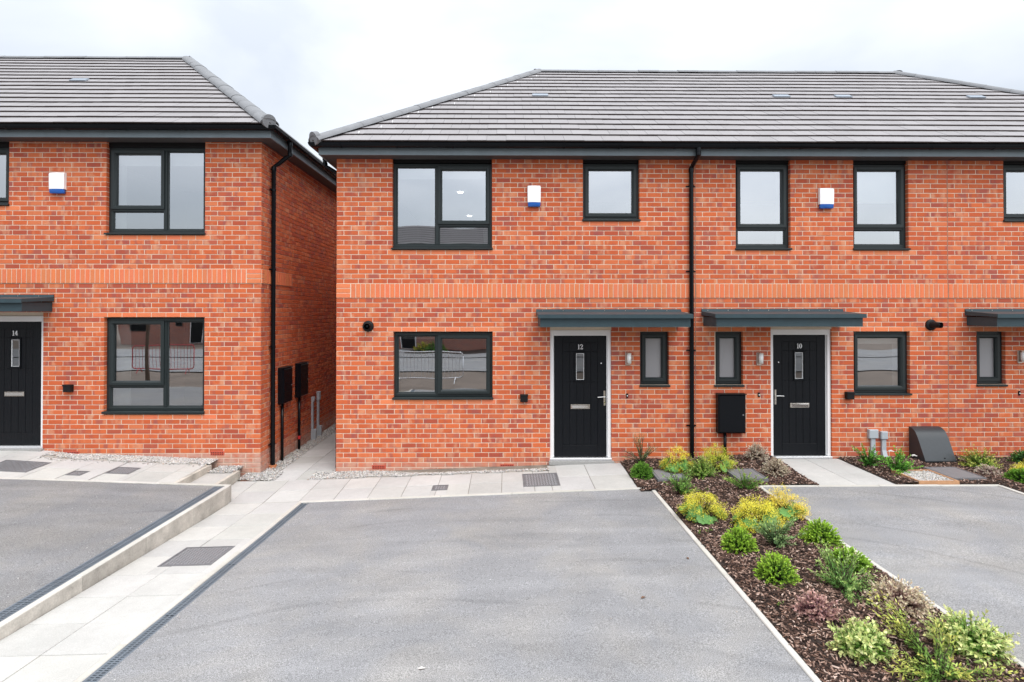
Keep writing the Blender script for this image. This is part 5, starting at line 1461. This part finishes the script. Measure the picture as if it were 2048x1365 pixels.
def straggly(x, y, tips, label, c0, c1, leaf=.038, wd=.30, nl=26, name='loose_shrub', z=None, t0=.2, sc_=.012, spread=.85):
    sid[0] += 1; o = plant(name, label, 'shrub', x, y, z, group='small shrubs in the bark bed')
    r = np.random.default_rng(sid[0]); T = []; B = []
    for (tx, ty, tz, k) in tips:
        for _ in range(int(k * 1.6)):
            T.append((tx + r.normal(0, .055), ty + r.normal(0, .055), max(.03, tz + r.normal(0, .04)))); B.append(r.uniform(-.03, .03, 3) * (1, 1, 0))
    leafcloud('foliage', o, np.array(B), np.array(T), nl, leaf, leaf * wd, spread, c0, c1, t0=t0, seed=sid[0], curve=.08, stem_col=(.13, .085, .05), stem_r=.0028)
    return o
# lady's mantle style plants: each big scalloped leaf is a part
def mantle_leaf(seed):
    r = random.Random(seed); b = MB(); n = 36; V = [(0, 0, 0)]; 
    for ringi, rr in enumerate((.5, 1.0)):
        for k in range(n):
            t = 2 * math.pi * k / n
            lobe = 1 + (.09 * math.cos(9 * t) if ringi else .02 * math.cos(9 * t))
            if abs(t - math.pi) < .22: lobe *= .45
            ra = rr * lobe; V.append((ra * math.cos(t), ra * math.sin(t), .16 * rr * rr + .05 * rr * math.cos(9 * t)))
    F = [(0, 1 + k, 1 + (k + 1) % n) for k in range(n)] + [(1 + k, 1 + n + k, 1 + n + (k + 1) % n, 1 + (k + 1) % n) for k in range(n)]
    g = r.uniform(.85, 1.15)
    b.add(V, F, 'leaf', tint=(.145 * g, .33 * g, .085 * g)); return b.mesh('leaf', True)
ML = [mantle_leaf(i) for i in range(4)]
def mantle(x, y, r, h, label, c=(.88, .76, .05), c2=(.80, .78, .12), n=75, leafr=.065, skew=(0, 0), nleaf=22, fl=0):
    sid[0] += 1; rr = np.random.default_rng(sid[0]); o = plant('flowering_plant', label, 'flowering plant', x, y, group='yellow flowering plants in the bark beds')
    B, T = dome(n, r, r, h, sid[0], .12, .15, ragged=.13); T[:, 0] += skew[0]; T[:, 1] += skew[1]
    b = MB()
    for k in range(n): b.tube([tuple(B[k]), tuple((B[k] + T[k]) / 2 + (0, 0, .02)), tuple(T[k])], .0018, 'stem', 3, cap=False, tint=(.16, .24, .05))
    b.build('flower_stems', o, kind='stuff')
    m = 80; C = np.repeat(T, m, 0) + rr.normal(0, 1, (n * m, 3)) * (.026, .026, .020)
    s = rr.uniform(.0040, .0078, len(C)); M = rots(rr.uniform(0, 6.28, len(C)), rr.uniform(-.9, .9, len(C)), rr.uniform(-.9, .9, len(C))) * s[:, None, None]
    SV = np.array([(1, 0, .3), (.3, .3, 0), (0, 1, .3), (-.3, .3, 0), (-1, 0, .3), (-.3, -.3, 0), (0, -1, .3), (.3, -.3, 0)], float)
    SF = np.array([(0, 1, 2, 3, 4, 5, 6, 7)])
    f = rr.random((len(C), 1)); tint = (np.array(c) * f + np.array(c2) * (1 - f)) * rr.uniform(.75, 1.2, (len(C), 1))
    scatter('flower_cluster', SV, SF, M, C, 'leaf', tint, o, kind='stuff')
    for k in range(nleaf):
        a = -math.pi / 2 + (k - nleaf / 2) / nleaf * 2 * math.pi + rr.normal(0, .15); q = rr.uniform(.65, 1.0)
        lo = link('leaf', ML[k % 4], o); lo.location = (math.cos(a) * r * q * .92, math.sin(a) * r * q * .92, h * rr.uniform(.10, .62) * (1.25 - q * .55)); s_ = leafr * rr.uniform(.75, 1.2)
        lo.scale = (s_, s_, s_); lo.rotation_euler = (rr.normal(0, .2), R(rr.uniform(25, 55)), a) 
        lo.rotation_mode = 'XYZ'

GREY0, GREY1 = (.16, .28, .11), (.36, .50, .20)
# back row by the wall
straggly(2.06, 8.60, [(-.05, -.05, .40, 12), (.16, -.10, .27, 9), (-.26, -.12, .18, 7), (.02, -.2, .2, 5)], 'tall sparse grey-green sprigs growing against the wall right of door 12', (.17, .29, .12), (.32, .46, .20), leaf=.026, wd=.18, nl=22, name='rosemary_plant')
hebe(1.93, 8.02, .155, .20, 'small dark green dome-shaped shrub nearest the paving of door 12', (.05, .16, .02), (.22, .46, .06))
mantle(2.44, 8.12, .20, .28, 'yellow-flowered leafy plant just left of the front downpipe', skew=(.03, .03), n=60)
euonymus(2.72, 7.86, .21, .25, 'pale green leafy shrub between two yellow-flowered plants by the wall', 110, .026, (.12, .30, .03), (.45, .58, .14))
mantle(3.02, 8.12, .22, .31, 'yellow-green flowered plant under the wall meter box of house 10', c=(.78, .76, .06), c2=(.50, .62, .10), n=70, nleaf=8)
heather(3.74, 8.42, .16, .20, 'dry beige heather on the bark mound beside door 10 frame', (.34, .24, .18), (.76, .68, .54))
heather(3.76, 7.86, .17, .20, 'dry beige heather next to the left edge of the path to door 10', (.28, .19, .14), (.74, .66, .50))
straggly(2.22, 7.20, [(-.12, 0, .24, 8), (.1, .05, .26, 8), (.0, -.08, .14, 8), (.14, -.05, .10, 5)], 'loose green sprigs in front of the first ribbed cover', (.13, .30, .05), (.32, .54, .12), leaf=.036, name='lavender_plant')
straggly(3.03, 7.15, [(-.2, 0, .14, 8), (.0, .05, .19, 9), (.2, 0, .12, 8)], 'low green shrub beside the back left corner of the driveway kerb of house 10', (.14, .32, .05), (.42, .58, .13), leaf=.036, name='lavender_plant')
# middle of the bed
mantle(2.20, 6.34, .235, .24, 'yellow-flowered leafy plant nearest the middle driveway kerb', c=(.84, .72, .06), c2=(.74, .76, .12), n=84, nleaf=24)
mantle(2.66, 5.99, .225, .27, 'brightest yellow-flowered plant in the middle of the bed', n=105, nleaf=26)
mantle(3.10, 6.32, .205, .25, 'orange-yellow flowered plant leaning over the right driveway kerb', c=(.88, .64, .10), c2=(.82, .76, .13), n=74, skew=(.04, 0))
hebe(2.27, 5.50, .165, .21, 'bright green domed shrub in front of the yellow flowers, left one')
straggly(2.63, 5.50, [(-.14, 0, .20, 11), (.13, 0, .21, 11), (0, -.08, .12, 9), (0, .08, .17, 7)], 'grey-green lavender between two bright green domed shrubs', GREY0, GREY1, leaf=.036, name='lavender_plant')
hebe(3.10, 5.55, .175, .20, 'bright green domed shrub against the right driveway kerb')
hebe(2.31, 4.83, .170, .22, 'bright green domed shrub standing alone left of centre in the bed')
hebe(3.06, 5.02, .17, .15, 'flat bright green shrub behind the loose grey-green one by the kerb', (.10, .25, .03), (.40, .64, .08))
straggly(2.76, 4.62, [(.02, .3, .20, 12), (.2, .2, .18, 9), (-.12, .1, .12, 9), (.05, -.05, .1, 8), (.28, 0, .10, 7), (-.02, -.22, .07, 6)], 'straggly grey-green shrub spreading towards the purple heather', (.18, .36, .09), (.50, .66, .22), leaf=.036, name='loose_shrub', wd=.28)
heather(2.33, 4.24, .14, .14, 'purple heather with pink tips left of centre in the bed', (.17, .06, .09), (.66, .42, .36), 110, .022)
heather(3.04, 4.36, .205, .17, 'large beige heather with dark purple base by the right kerb', (.24, .11, .11), (.80, .70, .50), 190, .023)
euonymus(2.40, 3.80, .18, .165, 'lime and cream leafy shrub in the front of the bed', 150, .034)
euonymus(3.10, 3.76, .215, .20, 'largest lime and cream leafy shrub leaning over the right kerb', 190, .034, ragged=.16)
straggly(2.70, 3.50, [(.0, .62, .18, 8), (-.05, .35, .16, 12), (.15, .2, .16, 9), (-.2, 0, .10, 10), (.05, -.1, .12, 9), (.3, -.05, .08, 8), (-.3, -.12, .05, 7)], 'sprawling yellow-green shrub at the bottom edge of the photo', (.24, .42, .09), (.78, .78, .20), leaf=.034, wd=.30, nl=24)
_n = 46; _B = []; _T = []
for _ in range(_n):
    _x = U(2.02, 3.24); _y = U(3.1, 8.3); _z = mound(_x, _y); _B += [(_x, _y, _z)] * 3
    _T += [(_x + U(-.03, .03), _y + U(-.03, .03), _z + U(.02, .06)) for _q in range(3)]
leafcloud('weed_seedlings', None, np.array(_B), np.array(_T), 4, .020, .010, .9, (.12, .26, .05), (.40, .52, .12), t0=.3, seed=77)
for _o in [q for q in COL.objects if q.name.startswith('weed_seedlings')]: _o['kind'] = 'stuff'
for _o in [q for q in COL.objects if q.parent is None and q.name.startswith('stems')]: _o.name = 'weed_stalks'
# right-hand bed
straggly(5.34, 8.30, [(-.12, 0, .26, 9), (.08, .02, .24, 9), (.1, -.12, .14, 7), (-.05, -.12, .15, 6)], 'leafy green rose bush at the foot of the square service duct box', (.07, .26, .03), (.20, .50, .07), leaf=.032, wd=.55, name='rose_bush', nl=16)
rb = straggly(5.55, 7.98, [(-.16, 0, .22, 10), (.12, .05, .27, 12), (.02, -.12, .16, 10), (-.12, -.16, .08, 6), (.22, .0, .12, 6)], 'leafy green rose bush with two white flowers by the pebble square', (.08, .28, .03), (.26, .58, .08), leaf=.034, wd=.55, name='rose_bush', nl=18)
for (px, py, pz) in ((-.02, .10, .29), (.30, .08, .23)):
    b = MB()
    for k in range(14):
        a = k * 2.4; q = .006 + .0018 * k; b.add([(px, py, pz), (px + math.cos(a) * q * 1.4 - math.sin(a) * .012, py + math.sin(a) * q * 1.4 + math.cos(a) * .012, pz + .018 - k * .0012), (px + math.cos(a) * (q + .014), py + math.sin(a) * (q + .014), pz + .016 - k * .0016), (px + math.cos(a) * q * 1.4 + math.sin(a) * .012, py + math.sin(a) * q * 1.4 - math.cos(a) * .012, pz + .018 - k * .0012)], [(0, 1, 2, 3)], 'leaf', tint=(.82, .82, .80))
    b.build('white_bloom', rb)
euonymus(6.93, 8.22, .23, .26, 'yellow-green leafy shrub by the wall past the slanted meter box', 100, .028, (.16, .34, .03), (.66, .68, .16))
heather(6.78, 7.90, .15, .11, 'beige and purple low heather in front of the yellow-green shrub past the meter box', (.24, .13, .13), (.74, .64, .52), 80)
heather(7.80, 8.45, .16, .17, 'small green plant by the wall at the right photo edge', (.04, .14, .03), (.10, .26, .05), 80, .026)
hebe(6.92, 7.52, .19, .17, 'green domed shrub at the right photo edge in the far bed', (.04, .14, .015), (.18, .40, .035))
mantle(7.12, 7.72, .12, .20, 'small yellow-flowered plant behind the green shrub at the right photo edge', n=26, nleaf=4)

# ================================================================== ACROSS THE STREET (seen in the window reflections)
def copy_tree(o, parent=None):
    c = o.copy(); COL.objects.link(c); c.parent = parent
    for ch in list(o.children): copy_tree(ch, c)
    return c
fh = thing('brick_house', 'red brick house across the street, seen reflected in the window glass', 'house', (0, -15.6, .12), 'houses across the street')
b = MB(); b.box(-3.79, 3.79, -7.6, 0, -.2, 4.8, 'far_brick'); b.build('wall', fh)
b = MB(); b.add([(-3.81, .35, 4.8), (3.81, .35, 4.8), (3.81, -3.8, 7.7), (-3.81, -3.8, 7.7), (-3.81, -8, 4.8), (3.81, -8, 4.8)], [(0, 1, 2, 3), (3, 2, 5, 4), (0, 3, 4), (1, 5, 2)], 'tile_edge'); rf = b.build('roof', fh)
for k in range(16):
    t0, t1 = k / 16, (k + .8) / 16; b = MB()
    b.add([(-3.8, .36 - 4.15 * t0, 4.83 + 2.9 * t0), (3.8, .36 - 4.15 * t0, 4.83 + 2.9 * t0), (3.8, .36 - 4.15 * t1, 4.81 + 2.9 * t1), (-3.8, .36 - 4.15 * t1, 4.81 + 2.9 * t1)], [(0, 1, 2, 3)], 'tile_top', tint=(.8, .8, .8)); b.build('tile_course', rf)
for (x0, x1, z0, z1) in ((-2.9, -1.4, 1.0, 2.1), (-2.9, -1.4, 3.3, 4.7), (1.0, 1.9, 3.6, 4.7), (.2, .7, 1.2, 2.1)):
    b = MB(); b.ring(x0, x1, z0, z1, .06, 0, 0, .0, 'anthracite')
    b = MB(); b.box(x0, x1, .002, .03, z0, z1, 'anthracite'); wf = b.build('window', fh)
    b = MB(); b.box(x0 + .07, x1 - .07, .031, .034, z0 + .07, z1 - .07, 'black_plastic'); b.build('pane', wf)
b = MB(); b.box(1.3, 2.3, .002, .05, 0, 2.05, 'white_upvc'); b.build('door_frame', fh)
b = MB(); b.box(1.37, 2.23, .051, .07, .04, 1.97, 'door_black'); b.build('door', fh)
b = MB(); b.box(.0, 2.6, .002, .6, 2.2, 2.34, 'canopy_paint'); b.build('canopy', fh)
for i, x in enumerate((7.6, -7.6, -15.2, -22.8)):
    c = copy_tree(fh); c.location.x = x + .0; c.location.y = -15.6 if x > -10 else -21; c['label'] = 'red brick house across the street, %s of the reflected row' % ('right end', 'first left of the middle', 'set back second from the left', 'set back leftmost')[i]
for i, (x, y) in enumerate(((1.0, -13.6), (1.7, -13.4), (2.5, -13.7), (-3.8, -12.6), (-4.5, -12.9), (5.4, -13.2))):
    sid[0] += 1; o = thing('flowering_plant', '%s bush across the street, reflected in a window, number %s from the middle' % (('yellow flowering', 'green leafy')[i % 2], ('one', 'one', 'two', 'two', 'three', 'three')[i]), 'flowering plant', (x, y, .1), 'bushes across the street')
    B, T = dome(80, .5, .5, .55, sid[0]); leafcloud('foliage', o, B, T, 14, .09, .05, .9, (.05, .13, .02), (.6, .55, .06) if i % 2 == 0 else (.12, .3, .04), seed=sid[0])
sheet('garden_bed', -5.5, 5.5, -15.2, -12.0, lambda x, y: .1, .012, 'soil', 4, 4)

def barrier(loc, rot, L, H, m, label, tilt=0):
    o = thing('crowd_barrier', label, 'barrier', loc); o.rotation_euler = (R(tilt), 0, R(rot))
    b = MB(); r = .018
    pts = []
    for (cx, cz, a0) in ((L - .12, H - .12, 0), (.12, H - .12, 90), (.12, .30, 180), (L - .12, .30, 270)):
        for k in range(5): a = R(a0 + k * 22.5); pts.append((cx + .12 * math.cos(a), 0, cz + .12 * math.sin(a)))
    pts.append(pts[0]); b.tube(pts, r, m, 10); b.build('rail_frame', o, smooth=True)
    n = int(L / .12)
    for i in range(1, n):
        x = L * i / n; b = MB(); b.tube([(x, 0, .19), (x, 0, H - .01)], .007, m, 6); b.build('bar', o)
    for x in (.25, L - .25):
        b = MB(); b.tube([(x, -.3, .02), (x, -.2, .12), (x, 0, .19), (x, .2, .12), (x, .3, .02)], .014, m, 8); b.build('foot', o)
barrier((-3.55, .55, .07), 3, 2.25, 1.02, 'barrier_zinc', 'galvanised pedestrian barrier reflected in the lower window of house 12')
barrier((-6.1, -1.6, .08), 20, 2.0, 1.05, 'barrier_red', 'red pedestrian barrier reflected at the left of the lower window of house 12')
barrier((-12.9, -1.8, .08), -14, 2.0, 1.05, 'barrier_red', 'red pedestrian barrier reflected behind a young tree in the lower left window')
barrier((6.2, -1.2, .08), 10, 2.0, 1.05, 'barrier_red', 'red pedestrian barrier reflected in the square lower window right of door 10')
o = thing('young_tree', 'young tree trunk reflected in the lower window of house 14', 'tree', (-11.0, .3, .05))
b = MB(); b.tube([(0, 0, 0), (.02, .01, 1.4), (0, .02, 2.6), (.03, 0, 3.6)], [.07, .055, .045, .02], 'bark', 10); b.build('trunk', o)
B, T = dome(160, .9, .9, 1.3, 999, -.6); B = B * .2; B[:, 2] += 2.4; T[:, 2] += 2.9
leafcloud('crown', o, B, T, 16, .10, .06, .9, (.04, .11, .02), (.10, .24, .04), seed=999, stem_r=.006)
